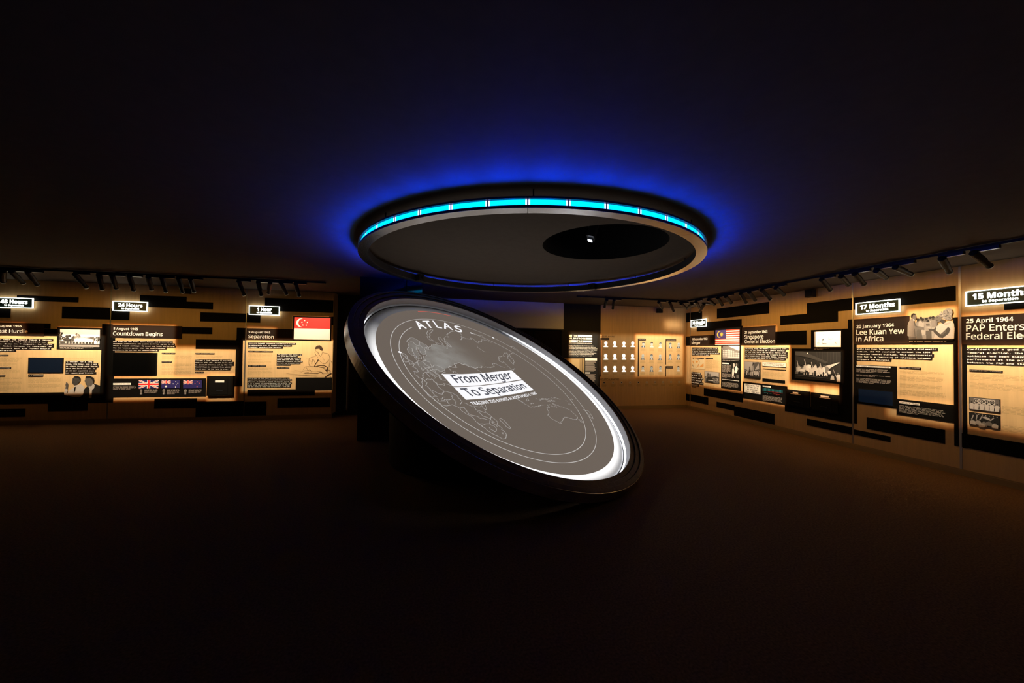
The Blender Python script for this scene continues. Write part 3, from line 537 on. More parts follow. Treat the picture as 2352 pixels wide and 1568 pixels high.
def glyph(ch, font):
    key = (ch, font)
    if key not in GLYPH:
        if ('bar', font) not in GLYPH:
            v, _ = _curve('||', font); GLYPH[('bar', font)] = max(p[0] for p in v)
            v, _ = _curve('H', font); GLYPH[('cap', font)] = max(p[1] for p in v)
        v, f = ([], []) if ch == ' ' else _curve(ch, font)
        w, _ = _curve('|' + ch + '|', font)
        GLYPH[key] = (v, f, max(p[0] for p in w) - GLYPH[('bar', font)])
    return GLYPH[key]
def text_shape(s, font='sans'):
    """lettering laid out with cap height 1 -> verts, faces, width"""
    V, F, x = [], [], 0.0
    for ch in s:
        v, f, a = glyph(ch, font)
        n = len(V); V.extend((p[0] + x, p[1]) for p in v); F.extend(tuple(n + i for i in q) for q in f); x += a
    c = GLYPH[('cap', font)]
    if not V: return [], [], 1
    x0 = min(p[0] for p in V); x1 = max(p[0] for p in V)
    return [((p[0] - x0) / c, p[1] / c) for p in V], F, (x1 - x0) / c
def put_text(mb, fn, s, rect, d, font='sans', heavy=0.0):
    V, F, w = text_shape(s, font)
    s0, s1, z0, z1 = rect
    if heavy:                       # heavier weight: the strokes thickened on every side (heavy in cap heights)
        k = (z1 - z0) * heavy
        for i in range(6):
            a = math.pi * i / 3 + .2
            mb.add([fn(s0 + (s1 - s0) * x / w + k * math.cos(a), z0 + (z1 - z0) * y + k * math.sin(a), d + .0001 + .0001 * i) for x, y in V], F)
    mb.add([fn(s0 + (s1 - s0) * x / w, z0 + (z1 - z0) * y, d) for x, y in V], F)
# ------------------------------------------------------------------ framing spotlights: light that leaves the track heads
def framing_light(w, rect, soft, level, P):
    """a point source in the head of a track spotlight whose shutters frame a rectangle on its wall"""
    s0, s1, z0, z1 = rect
    ld = bpy.data.lights.new('framing_light', 'POINT'); ld.shadow_soft_size = .012; ld.use_nodes = True
    fn = W(w); c = Vector(fn((s0 + s1) / 2, (z0 + z1) / 2, 0)); P = Vector(P)
    nrm = Vector(fn(0, 0, 1)) - Vector(fn(0, 0, 0)); v = P - c; r = v.length
    ld.energy = BEAM_LEVEL * level * 4 * math.pi * r * r / max(.2, v.normalized().dot(nrm))
    ld.color = BEAM_COLOR
    nt = ld.node_tree; em = nt.nodes['Emission']
    geo = nt.nodes.new('ShaderNodeNewGeometry'); sep = nt.nodes.new('ShaderNodeSeparateXYZ')
    nt.links.new(geo.outputs['Incoming'], sep.inputs[0])
    def math_(op, a, b=None, c_=None):
        n = nt.nodes.new('ShaderNodeMath'); n.operation = op
        for i, q in enumerate((a, b, c_)):
            if q is None: continue
            if isinstance(q, (int, float)): n.inputs[i].default_value = q
            else: nt.links.new(q, n.inputs[i])
        return n.outputs[0]
    X, Y, Z = sep.outputs
    if w == 'R': out, lat, dist, p_lat, sgn = X, Y, DR - P.x, P.y, -1
    else: out, lat, dist, p_lat, sgn = Y, X, (DL if w == 'L' else DB) - P.y, P.x, 1
    fwd = math_('GREATER_THAN', out, .02)
    t = math_('DIVIDE', dist, math_('MAXIMUM', out, .02))
    s = math_('MULTIPLY', math_('MULTIPLY_ADD', lat, t, p_lat), sgn)
    z = math_('MULTIPLY_ADD', Z, t, P.z)
    def ramp(x, a, b):
        n = nt.nodes.new('ShaderNodeMapRange'); n.interpolation_type = 'SMOOTHSTEP'
        n.inputs[1].default_value = a; n.inputs[2].default_value = b
        nt.links.new(x, n.inputs[0]); return n.outputs[0]
    h = soft / 2
    stray = math_('MULTIPLY', math_('MULTIPLY', ramp(out, -.5, .6), math_('SUBTRACT', 1, ramp(Z, -.33, .22))), BEAM_STRAY[w])
    if w == 'L': stray = math_('MULTIPLY', stray, ramp(Z, -.93, -.62))
    rgb = nt.nodes.new('ShaderNodeCombineColor')
    for i, g in enumerate((min(.013, soft * .11), 0.0, -min(.012, soft * .08))):      # the lens spreads red a little wider than blue
        m = math_('MULTIPLY', ramp(s, s0 - h - g, s0 + h - g), math_('SUBTRACT', 1, ramp(s, s1 - h + g, s1 + h + g)))
        m = math_('MULTIPLY', m, math_('MULTIPLY', ramp(z, z0 - h - g, z0 + h - g), math_('SUBTRACT', 1, ramp(z, z1 - h + g, z1 + h + g))))
        nt.links.new(math_('MULTIPLY_ADD', stray, (1.0, .66, .19)[i], math_('MULTIPLY', fwd, m)), rgb.inputs[i])
    nt.links.new(rgb.outputs[0], em.inputs['Color'])
    o = bpy.data.objects.new('framing_light', ld); COL.objects.link(o); o.location = P
    return o

# each beam comes out of the nearest free head on its own track
_heads = [[w, Vector(p) + Vector(d) * .285, 0] for w, p, d in SPOTS]
for w, rect, soft, level in BEAMS:
    fn = W(w); c = Vector(fn((rect[0] + rect[1]) / 2, 2.45, 1.1))
    cand = [h for h in _heads if h[0] == w]
    h = min(cand, key=lambda h: (h[1] - c).length + .9 * h[2])
    h[2] += 1
    framing_light(w, rect, soft, level, h[1])

# ------------------------------------------------------------------ the setting: floor, ceiling, walls
mb = MB(); mb.box(XYZ, -10.6, 6.9, -3.0, 9.2, -.10, 0.0)
structure(obj('floor', mb, 'carpet'))

def ceiling():
    mb = MB(); x0, x1, y0, y1 = -10.6, 6.9, -3.0, 9.2
    angs = sorted([2 * math.pi * i / 96 for i in range(96)] + [math.atan2(y - HOLE.y, x - HOLE.x) % (2 * math.pi) for x in (x0, x1) for y in (y0, y1)])
    inn, outr = [], []
    for a in angs:
        c, s = math.cos(a), math.sin(a)
        t = min(((x1 if c > 0 else x0) - HOLE.x) / c if abs(c) > 1e-9 else 1e9, ((y1 if s > 0 else y0) - HOLE.y) / s if abs(s) > 1e-9 else 1e9)
        inn.append((HOLE.x + HOLE_R * c, HOLE.y + HOLE_R * s)); outr.append((HOLE.x + t * c, HOLE.y + t * s))
    n = len(angs)
    for i in range(n):
        j = (i + 1) % n
        for z in (HC, HC + .06): mb.face([(*inn[i], z), (*inn[j], z), (*outr[j], z), (*outr[i], z)])
    return structure(obj('ceiling', mb, 'ceiling'))
ceil = ceiling()
mb = MB()
pol = lambda c: (lambda r, a, h: (c.x + r * math.cos(a), c.y + r * math.sin(a), h))
mb.lathe(pol(HOLE), [(HOLE_R, HC), (HOLE_R, HC + .75), (0.001, HC + .75)], 0, 2 * math.pi, 64)
structure(obj('recess', mb, 'black_wall', ceil, smooth=False))

def wall(name, w, s0, s1, slab_mat='black_wall'):
    mb = MB(); mb.box(W(w), s0, s1, 0, HC, -.30, -.012)
    return structure(obj(name, mb, slab_mat))
wall_left = wall('wall_left', 'L', -10.6, -2.262)
wall_back = wall('wall_back', 'B', -2.262, 6.95)
wall_right = wall('wall_right', 'R', -8.824, 3.0)
WALLS = {'L': wall_left, 'B': wall_back, 'R': wall_right}

def veneer_panels(w, edges):
    for a, b in zip(edges[:-1], edges[1:]):
        mb = MB(); mb.box(W(w), a + .010, b - .010, .085, HC - .002, -.012, 0)
        obj('wall_panel', mb, 'veneer', WALLS[w])
seamL = [s for w, s in SEAMS if w == 'L']; seamR = [s for w, s in SEAMS if w == 'R']
veneer_panels('L', [-10.6, seamL[0] - 2.36] + seamL + [-2.252])
veneer_panels('R', [-8.834] + seamR + [-2.21, -.95, .3, 1.6, 3.0])
veneer_panels('B', [BLACKWALL[1] + .005, 6.725])
for w, ss in (('L', [seamL[0] - 2.36] + seamL), ('R', seamR + [-2.21])):
    for s in ss:
        mb = MB(); mb.box(W(w), s - .012, s + .012, .085, HC - .002, -.012, .004)
        obj('seam_strip', mb, 'alu', WALLS[w])
mb = MB(); mb.box(W('L'), -2.262, -2.248, .085, HC - .002, -.29, .003)
obj('end_trim', mb, 'veneer_dark', wall_left)
# black centre of the back wall
mb = MB(); mb.box(W('B'), -2.24, BLACKWALL[1], 0, HC - .002, -.012, 0)
obj('black_panel', mb, 'black_wall', wall_back)

def baseboard(name, w, s0, s1):
    mb = MB(); mb.box(W(w), s0, s1, 0, .07, -.012, .014); mb.box(W(w), s0, s1, .07, .084, -.012, .006)
    structure(obj(name, mb, 'veneer_dark'))
baseboard('baseboard_left', 'L', -10.6, -2.25)
baseboard('baseboard_back', 'B', BLACKWALL[1], DR - .014)
baseboard('baseboard_right', 'R', -DB, 3.0)

for w, blocks in (('L', BLOCKS_LEFT), ('R', BLOCKS_RIGHT)):
    for i, (s0, s1, z0, z1) in enumerate(blocks):
        mb = MB(); mb.box(W(w), s0, s1, z0, z1, 0, .005 + .0004 * (i % 6))
        obj('black_block', mb, 'black', WALLS[w])

# fascia and dark glazing of the back wall
s0, s1, z0, z1 = FASCIA
fas = empty('fascia_panel', ((s0 + s1) / 2, DB, z0), 'wide pale fascia board high on the back wall, tinted blue by the ring', 'panel')
mb = MB(); mb.box(W('B'), s0, s1, z0, z1, .001, .06); obj('board', mb, 'fascia', fas)
mb = MB(); mb.box(W('B'), s0, s1, z0 - .03, z0 - .001, .001, .075); obj('edge_trim', mb, 'hoop', fas)
gl = empty('glass_partition', (2.4, DB, 0), 'dark brown glass partition under the pale fascia on the back wall', 'partition')
for a, b in ((-.2, .7), (.74, 1.62), (1.66, 2.36), (2.40, 3.06)):
    mb = MB(); mb.box(W('B'), a, b, .03, z0 - .06, .002, .014); obj('glass_pane', mb, 'dark_glass', gl)
mb = MB()
for a in (-.24, .70, 1.62, 2.36, 3.06): mb.box(W('B'), a, a + .04, 0, z0 - .032, .001, .03)
obj('frame', mb, 'black', gl)

# ------------------------------------------------------------------ printed headings, strips, captions
HEAD_LABEL = ['black heading plate reading The Last Hurdle under the 48 Hours sign', 'black heading plate reading Countdown Begins under the 24 Hours sign',
 'black heading plate reading Separation beside the red and white flag', 'black heading plate reading Merger beside the striped flag',
 'black heading plate reading Singapore General Election on the right wall', 'black heading plate reading Lee Kuan Yew in Africa under the 17 Months sign',
 'black heading plate reading PAP Enters Federal Election under the 15 Months sign']
for (w, (s0, s1, z0, z1), lines), lab in zip(HEADINGS, HEAD_LABEL):
    t = empty('heading_panel', W(w)((s0 + s1) / 2, z0, 0), lab, 'heading')
    mb = MB(); mb.box(W(w), s0, s1, z0, z1, .0005, .010); obj('plate', mb, 'plate', t)
    for s, r, b in lines:
        mb = MB(); put_text(mb, W(w), s, r, .0112, 'bold' if b else 'sans', .0 if b else .022); obj('lettering', mb, 'white_ink', t)

STRIP_LABEL = ['black typewriter strips beginning Lee Kuan Yew knew, under The Last Hurdle', 'black quotation strips beginning I thought for a long time, above two men',
 'black typewriter strips beginning Lee Kuan Yew met Tunku, under Countdown Begins', 'black quotation strips beginning It was a coup, beside the black flap box',
 'black typewriter strips beginning Tensions between Singapore, under Separation', 'black quotation strips beginning It appeared, left of the seated man drawing',
 'black quotation strips beginning Every time we look back, lowest text under Separation', 'black typewriter strips beginning Singapore merged, under the Merger heading',
 'black quotation strips beginning On the 16th, left of the truck photograph', 'black typewriter strips beginning The ruling party, under Singapore General Election',
 'black typewriter strips beginning While Lee Kuan Yew, under in Africa heading', 'black typewriter strips beginning Confident of a good, at the right frame edge']
for (w, s0, ztop, pitch, lines), lab in zip(STRIPS, STRIP_LABEL):
    z_low = ztop - pitch * len(lines)
    t = empty('text_strips', W(w)(s0 + .2, z_low, 0), lab, 'text')
    for i, (s, e) in enumerate(lines):
        z1 = ztop - pitch * i; z0 = z1 - pitch * .90
        mb = MB(); mb.box(W(w), s0 - .006, e, z0, z1, .0005, .0075); st = obj('strip', mb, 'strip', t)
        adv = (e - s0) / (len(s) + .9)
        mb = MB(); put_text(mb, W(w), s, (s0 + .004, s0 + adv * len(s), z0 + pitch * .27, z0 + pitch * .70), .0085, 'mono', .035)
        obj('lettering', mb, 'white_ink', st)

for w, s, (s0, s1, z0, z1), wh in SUBHEADS:
    mb = MB(); mb.box(W(w), s0, s1, z0, z1, .0005, .0115 if wh else .0075); st = obj('subheading', mb, 'label' if wh else 'strip', WALLS[w])
    h = z1 - z0; p = (s1 - s0) * .03
    mb = MB(); put_text(mb, W(w), s, (s0 + p, s1 - p, z0 + h * .27, z1 - h * .25), .0125 if wh else .0085, 'mono', .01)
    obj('lettering', mb, 'dark_ink' if wh else 'pale_ink', st)

rnd = random.Random(3)
for w, (s0, s1, z0, z1), n, light in PARAS:
    mb = MB(); p = max(.016, (z1 - z0) / n); d = .0115 if light else .0012
    cw = p * .62
    for i in range(n):
        zt = z1 - p * i - p * .18; zb = zt - p * .42
        end = s1 if i < n - 1 else s0 + (s1 - s0) * rnd.uniform(.45, .9)
        end -= (s1 - s0) * rnd.uniform(0, .07); x = s0
        while x < end:
            L = cw * rnd.randint(2, 8)
            if x + L > end: L = end - x
            mb.face([W(w)(x, zb, d), W(w)(x + L, zb, d), W(w)(x + L, zt, d), W(w)(x, zt, d)])
            x += L + cw
    stuff(obj('body_text', mb, 'pale_ink' if light else 'body_ink', WALLS[w]))
mb = MB(); mb.box(W('L'), CAPTION_TAG[0], CAPTION_TAG[1], CAPTION_TAG[2], CAPTION_TAG[3], .0005, .008); ct = obj('caption_tag', mb, 'strip', wall_left)
mb = MB(); cx = CAPTION_TAG[0] + .04; cz = (CAPTION_TAG[2] + CAPTION_TAG[3]) / 2
mb.lathe(lambda r, a, h: W('L')(cx + r * math.cos(a), cz + r * math.sin(a), h), [(.014, .0095), (.018, .0095)], 0, 2 * math.pi, 20)
for k in (0, 1):
    mb.face([W('L')(a, b, .0095) for a, b in ((cx + .035, cz + .004 - .016 * k), (cx + .19, cz + .004 - .016 * k), (cx + .19, cz + .012 - .016 * k), (cx + .035, cz + .012 - .016 * k))])
obj('symbol', mb, 'pale_ink', ct)

# ------------------------------------------------------------------ lit signs
SIGN_LABEL = {'48 Hours': 'glowing white neon sign at the left frame edge, above The Last Hurdle', '24 Hours': 'glowing white neon sign above the Countdown Begins heading',
 '1 Hour': 'glowing white neon sign above the Separation heading, shortest wording', '23 Months': 'glowing white neon sign in the far corner above the Merger heading',
 '17 Months': 'glowing white neon sign above the Lee Kuan Yew in Africa heading', '15 Months': 'glowing white neon sign cut by the right frame edge above PAP Enters Federal Election'}
for w, (s0, s1, z0, z1), s in SIGNS:
    s1 = s0 + .577; z0, z1 = 2.197, 2.390
    fn = W(w)
    t = empty('countdown_sign', fn((s0 + s1) / 2, z0, 0), SIGN_LABEL[s], 'sign', 'countdown signs')
    mb = MB(); mb.box(fn, s0 + .01, s1 - .01, z0 + .01, z1 - .01, .0125, .030); obj('backplate', mb, 'sign_back', t)
    mb = MB(); q = .0115
    mb.box(fn, s0, s1, z1 - q, z1, .022, .040); mb.box(fn, s0, s1, z0, z0 + q, .022, .040)
    mb.box(fn, s0, s0 + q, z0 + q, z1 - q, .022, .040); mb.box(fn, s1 - q, s1, z0 + q, z1 - q, .022, .040)
    obj('neon_frame', mb, 'neon', t)
    half = .20 if len(s) > 7 else (.165 if len(s) < 7 else .20)
    if s == '1 Hour': half = .135
    if s == '48 Hours' or s == '24 Hours': half = .2
    if 'Month' in s: half = .225
    m = (s0 + s1) / 2
    mb = MB(); put_text(mb, fn, s, (m - half, m + half, z0 + .083, z0 + .152), .0325, 'bold', .03); obj('lettering', mb, 'neon', t)
    mb = MB(); put_text(mb, fn, 'to Separation', (m - .145, m + .145, z0 + .036, z0 + .068), .0325, 'bold', .02); obj('lettering', mb, 'neon', t)
    mb = MB()
    for a in (s0 + .1, s1 - .1): mb.box(fn, a - .015, a + .015, (z0 + z1) / 2 - .015, (z0 + z1) / 2 + .015, .0005, .0125)
    obj('standoff', mb, 'alu', t)
# ------------------------------------------------------------------ pictures and flags: flat prints built from toned shapes
class Pic:
    def __init__(s, w, rect, d=.0095): s.fn = W(w); s.r = rect; s.d = d; s.mb = MB(); s.k = 0
    def P(s, x, y): return s.fn(s.r[0] + (s.r[1] - s.r[0]) * x, s.r[2] + (s.r[3] - s.r[2]) * y, s.d + s.k * .00012)
    def poly(s, pts, c):
        if isinstance(c, (int, float)): c = .95 * c ** 1.5; c = (c, c * .91, c * .85)
        s.mb.face([s.P(x, y) for x, y in pts], c); s.k += 1
    def rect(s, x0, y0, x1, y1, c): s.poly([(x0, y0), (x1, y0), (x1, y1), (x0, y1)], c)
    def ell(s, x, y, rx, ry, c, n=14): s.poly([(x + rx * math.cos(6.2832 * i / n), y + ry * math.sin(6.2832 * i / n)) for i in range(n)], c)
    def line(s, pts, wd, c):
        asp = (s.r[1] - s.r[0]) / (s.r[3] - s.r[2])
        if isinstance(c, (int, float)): c = .95 * c ** 1.5; c = (c, c * .91, c * .85)
        for (x0, y0), (x1, y1) in zip(pts[:-1], pts[1:]):
            dx, dy = (x1 - x0) * asp, y1 - y0; L = math.hypot(dx, dy) or 1
            nx, ny = -dy / L * wd / asp, dx / L * wd
            ex, ey = dx / L * wd * .5 / asp, dy / L * wd * .5
            s.mb.face([s.P(x0 - nx - ex, y0 - ny - ey), s.P(x1 - nx + ex, y1 - ny + ey), s.P(x1 + nx + ex, y1 + ny + ey), s.P(x0 + nx - ex, y0 + ny - ey)], c)
        s.k += 1
    def star(s, x, y, r, c, n=5, rin=.4, rot=0):
        asp = (s.r[1] - s.r[0]) / (s.r[3] - s.r[2])
        s.poly([(x + (r if i % 2 == 0 else r * rin) / asp * math.sin(math.pi * i / n + rot), y + (r if i % 2 == 0 else r * rin) * math.cos(math.pi * i / n + rot)) for i in range(2 * n)], c)

def crowd_people(p, n, x0, x1, y0, y1, rr, tones):
    for i in range(n):
        x = x0 + (x1 - x0) * (i + rr.uniform(-.3, .3)) / max(1, n - 1); y = rr.uniform(y0, y1); t = rr.choice(tones); h = rr.uniform(.9, 1.2)
        p.poly([(x - .03 * h, y - .22 * h), (x + .03 * h, y - .22 * h), (x + .035 * h, y - .05), (x + .012, y - .02), (x - .012, y - .02), (x - .035 * h, y - .05)], t)
        p.ell(x, y + .025, .017 * h, .04 * h, .22 + rr.random() * .12, 9); p.ell(x, y + .045, .018 * h, .028 * h, .05, 8)

def pic_house(p):
    p.rect(0, 0, 1, 1, .80); p.rect(0, 0, 1, .17, .33)
    rt = random.Random(8)
    for x, y, rx, ry, c in ((.03, .62, .07, .2, .08), (.10, .45, .1, .1, .10), (.27, .46, .12, .2, .10), (.20, .38, .1, .1, .08), (.44, .62, .08, .16, .28), (.93, .46, .1, .14, .09), (.78, .48, .12, .1, .2)):
        for _ in range(16): p.ell(x + rt.uniform(-.8, .8) * rx, y + rt.uniform(-.8, .8) * ry, rx * rt.uniform(.18, .4), ry * rt.uniform(.18, .42), c * rt.uniform(.6, 1.3), 7)
    p.rect(.02, .2, .4, .32, .12)
    p.poly([(.36, .30), (.40, .48), (.62, .52), (.86, .42), (.86, .30)], .78); p.poly([(.34, .46), (.63, .57), (.88, .42), (.87, .40), (.63, .53), (.35, .44)], .35)
    for i in range(18): p.rect(.16 + .04 * i, .19, .185 + .04 * i, .30, .10 if i % 2 else .55)
    p.rect(.95, .2, .965, .55, .55); p.rect(0, .16, 1, .19, .12)
def pic_men(p):
    p.poly([(.0, .20), (.05, .16), (.09, .40), (.05, .50), (.02, .46), (-.01, .30)], .62)
    p.ell(.06, .62, .04, .09, .20); p.ell(.05, .70, .018, .05, .22); p.poly([(.02, .46), (.09, .44), (.085, .60), (.035, .60)], .22)
    p.poly([(.03, .14), (.12, .38), (.24, .50), (.30, .60), (.44, .66), (.54, .56), (.56, .40), (.50, .16), (.30, .10), (.12, .17)], .66)
    p.poly([(.12, .17), (.32, .16), (.48, .13), (.40, .09), (.20, .12)], .55)
    p.poly([(.20, .70), (.21, .90), (.27, 1.0), (.36, 1.0), (.43, .92), (.43, .80), (.38, .70), (.33, .62), (.26, .62)], .15)
    p.poly([(.27, .99), (.36, 1.0), (.43, .93), (.43, .78), (.40, .76), (.40, .88), (.34, .92), (.26, .92)], .06); p.ell(.405, .80, .014, .035, .17, 8)
    p.ell(.245, .86, .02, .012, .05, 8); p.ell(.215, .80, .012, .03, .18, 8); p.ell(.25, .73, .025, .01, .08, 8)
    p.poly([(.275, .57), (.31, .56), (.30, .36), (.265, .26), (.26, .30)], .04); p.poly([(.25, .60), (.30, .57), (.34, .62), (.32, .55), (.27, .53)], .72)
    p.poly([(.52, .04), (.53, .40), (.60, .52), (.68, .60), (.80, .68), (.99, .58), (1.0, .06), (.78, .0)], .055)
    p.poly([(.66, .56), (.72, .60), (.80, .66), (.84, .60), (.82, .46), (.77, .42), (.76, .05), (.68, .06), (.70, .40)], .62)
    p.poly([(.56, .76), (.57, .90), (.63, .97), (.72, .95), (.78, .85), (.80, .70), (.74, .55), (.66, .55), (.60, .62)], .23)
    p.poly([(.56, .91), (.60, 1.0), (.70, 1.0), (.80, .93), (.82, .80), (.80, .70), (.77, .76), (.77, .84), (.70, .92), (.62, .90)], .05)
    p.ell(.765, .76, .014, .035, .24, 8); p.ell(.585, .86, .016, .01, .07, 8); p.ell(.59, .70, .024, .01, .09, 8); p.ell(.557, .79, .01, .025, .25, 8)
    p.poly([(-.02, .22), (.06, .17), (.40, .07), (.60, .05), (1.0, .02), (1.0, -.04), (-.02, -.04)], .018)
def pic_writer(p):
    f = lambda pts: [(x / 1770, (1510 - y) / 1320) for x, y in pts]
    ink = (.045, .022, .010)
    p.poly(f([(1088, 340), (1110, 270), (1180, 215), (1270, 200), (1340, 240), (1385, 320), (1388, 380), (1340, 415), (1290, 400), (1255, 330), (1180, 345), (1110, 360)]), ink)
    L = [([(1105, 360), (1110, 420), (1160, 480), (1195, 460)], 3), ([(1195, 470), (1240, 570), (1310, 655)], 6), ([(1080, 480), (1090, 560), (1160, 630)], 4), ([(1100, 570), (1165, 630)], 7), ([(1160, 630), (1220, 720)], 3),
     ([(1395, 400), (1400, 470), (1440, 510), (1600, 540), (1660, 620), (1685, 720), (1690, 850), (1650, 1110)], 3), ([(1390, 470), (1370, 540), (1330, 620), (1300, 640)], 4), ([(1220, 780), (1180, 880), (1110, 960), (1080, 1070)], 13),
     ([(1260, 810), (1350, 900), (1430, 955), (1510, 930), (1580, 860), (1640, 790)], 5), ([(860, 740), (960, 680), (1120, 650)], 3), ([(860, 740), (850, 840), (850, 930), (880, 1030), (920, 1050)], 3), ([(880, 820), (960, 860), (1000, 780), (1050, 790), (1090, 900)], 4),
     ([(960, 960), (970, 880), (1020, 830)], 4), ([(860, 960), (900, 1050), (1080, 1070)], 4), ([(1120, 1075), (1200, 1040), (1300, 1010), (1500, 1030)], 9), ([(1170, 1060), (1330, 1085), (1500, 1120)], 6), ([(1490, 1035), (1570, 1080), (1610, 1140), (1590, 1220)], 14), ([(1540, 1200), (1580, 1270)], 22),
     ([(630, 1220), (720, 1070), (900, 1060)], 3), ([(770, 1110), (830, 1220), (900, 1230)], 4), ([(890, 1190), (950, 1240)], 9), ([(820, 1210), (850, 1230)], 8), ([(540, 1320), (700, 1220), (930, 1225)], 3), ([(700, 1310), (850, 1300), (870, 1325)], 7), ([(700, 1340), (870, 1325), (1200, 1340), (1310, 1280), (1380, 1290), (1400, 1350)], 7),
     ([(930, 1320), (1000, 1240), (1180, 1245), (1310, 1280)], 3), ([(1400, 1345), (1660, 1345)], 4), ([(0, 1340), (400, 1380), (900, 1420), (1350, 1450), (1700, 1455)], 3), ([(100, 1390), (700, 1430), (1200, 1470)], 2.5), ([(300, 1225), (620, 1245)], 2.5), ([(1510, 1500), (1620, 1410), (1755, 1335)], 14), ([(1690, 820), (1750, 850), (1768, 900)], 5), ([(1620, 1210), (1715, 1215), (1700, 1300)], 7),
     ([(1390, 690), (1430, 760), (1480, 820)], 3), ([(750, 755), (840, 760)], 2.5), ([(1350, 430), (1390, 410), (1395, 380)], 3), ([(1430, 1130), (1500, 1190)], 5), ([(1700, 1340), (1735, 1500)], 5)]
    for pts, wd in L: p.line(f(pts), wd / 1320, ink)
def face_portrait(p, hair=.10, face=.34, suit=.06, white=.7):
    p.poly([(.05, .0), (.12, .22), (.35, .34), (.65, .34), (.9, .22), (1, 0)], suit); p.poly([(.38, .0), (.36, .32), (.64, .32), (.60, .0)], white); p.poly([(.47, .0), (.46, .26), (.54, .26), (.53, 0)], suit)
    p.ell(.5, .62, .27, .34, face, 16); p.poly([(.22, .66), (.24, .86), (.40, 1.0), (.62, 1.0), (.78, .86), (.79, .66), (.72, .80), (.5, .86), (.30, .80)], hair)
    p.ell(.40, .64, .06, .03, .06, 8); p.ell(.61, .64, .06, .03, .06, 8); p.ell(.5, .42, .1, .025, .10, 8); p.poly([(.48, .64), (.45, .50), (.55, .50)], face * .75)
def pic_building(p):
    p.rect(0, 0, 1, 1, .52); p.poly([(0, 1), (.3, 1), (1, .62), (1, .5), (0, .86)], .26); p.poly([(.35, 1), (1, 1), (1, .68)], .9)
    for i in range(9): p.line([(.1 + .1 * i, .80 - .028 * i), (.1 + .1 * i, .2)], .016, .16)
    for i in range(3): p.line([(0, .6 - .16 * i), (1, .5 - .12 * i)], .014, .22)
    p.ell(.12, .78, .2, .12, .25, 10); p.rect(0, 0, 1, .12, .22); p.rect(0, .12, .3, .2, .35)
def pic_dancers(p):
    p.rect(0, 0, 1, 1, .045); p.ell(.35, .88, .13, .12, .55); p.poly([(.1, .12), (.15, .6), (.32, .76), (.42, .62), (.36, .3), (.30, .1)], .72); p.poly([(.42, .4), (.5, .76), (.68, .84), (.82, .7), (.80, .5), (.62, .32)], .75)
    p.poly([(.3, .7), (.42, .78), (.5, .6), (.4, .45)], .06); p.ell(.68, .92, .10, .09, .3); p.poly([(.8, .62), (1, .6), (1, .66), (.8, .68)], .6); p.rect(.66, 0, 1, .22, .2); p.poly([(.3, .1), (.42, .0), (.5, .02), (.36, .16)], .5); p.poly([(.08, .12), (.1, .0), (.2, .0), (.2, .14)], .45)
def pic_map(p):
    o = (.62, .30, .09); p.rect(0, 0, 1, .97, (.66, .54, .34))
    p.poly([(.03, .78), (.14, .66), (.18, .44), (.10, .50), (.05, .62)], o); p.poly([(.28, .66), (.40, .80), (.50, .70), (.42, .56)], o); p.poly([(.34, .12), (.52, .36), (.58, .34), (.46, .18)], o); p.poly([(.62, .24), (.92, .60), (.94, .30), (.80, .20)], o)
    p.line([(.26, .96), (.40, .97), (.55, .84), (.60, .70), (.58, .5), (.48, .34)], .02, (.12, .05, .03)); p.ell(.06, .33, .05, .05, (.06, .04, .03)); p.line([(.08, .25), (.14, .12)], .02, (.10, .06, .04)); p.rect(.06, .94, .16, 1, .05)
def pic_truck(p):
    p.rect(0, 0, 1, 1, .56); p.poly([(0, .5), (.3, .52), (.5, .55), (.75, .64), (1, .56), (1, .3), (0, .3)], .12); p.rect(0, 0, 1, .45, .28)
    r = random.Random(5)
    for i in range(60): p.ell(r.uniform(0, 1), r.uniform(.12, .48), .022, .035, r.choice((.5, .62, .1, .4)), 6)
    p.poly([(.12, .05), (.15, .42), (.30, .5), (.55, .46), (.62, .3), (.62, .04)], .09); p.rect(.26, .16, .64, .22, .75)
    for x in (.22, .3, .38): p.rect(x, .48, x + .05, .72, .12); p.ell(x + .025, .78, .03, .05, .15, 8)
    p.line([(.3, .7), (.26, .95)], .015, .1)
def pic_rally(p):
    p.rect(0, 0, 1, 1, .45); p.rect(0, .5, .5, 1, .55); p.poly([(.55, .95), (.9, 1), (1, .9), (1, .5), (.62, .46)], .20); p.poly([(.66, .5), (.95, .58), (.92, .92)], .5); p.poly([(.5, .7), (.56, .98), (.62, .95)], .05)
    p.rect(0, 0, 1, .3, .10); crowd_people(p, 14, .02, .98, .34, .46, random.Random(2), (.3, .5, .12, .6)); p.rect(.33, .28, .39, .6, .06); p.ell(.35, .66, .03, .045, .1, 8); p.ell(.32, .08, .12, .10, .05); p.rect(0, 0, 1, .08, .06)
def pic_cartoon(p):
    p.rect(-.07, 0, 1, 1, .32); p.rect(0, 0, 1, 1, .86); i_ = .12
    p.line([(.12 + .045 * math.cos(a * .5), .26 + .085 * math.sin(a * .5)) for a in range(14)], .008, .3); p.line([(.11, .2), (.14, .31)], .008, i_); p.poly([(.26, .18), (.27, .22), (.33, .24), (.40, .22), (.44, .24), (.44, .18), (.40, .19), (.32, .19)], .08)
    p.line([(.28, .24), (.27, .36)], .01, .2); p.line([(.34, .24), (.35, .34)], .008, .3); p.poly([(.27, .45), (.31, .55), (.33, .52), (.31, .42)], .12); p.line([(.09, .47), (.18, .46)], .008, .3); p.line([(.52, .6), (.60, .46)], .008, .35); p.line([(.50, .5), (.57, .48)], .006, .4); p.line([(.66, .46), (.67, .56)], .006, .45)
    p.line([(.76, .32), (.84, .2)], .009, .3); p.line([(.77, .2), (.83, .31)], .009, .35)
    for x, y in ((.12, .80), (.32, .82), (.62, .75)): p.ell(x, y, .012, .018, .3, 7)
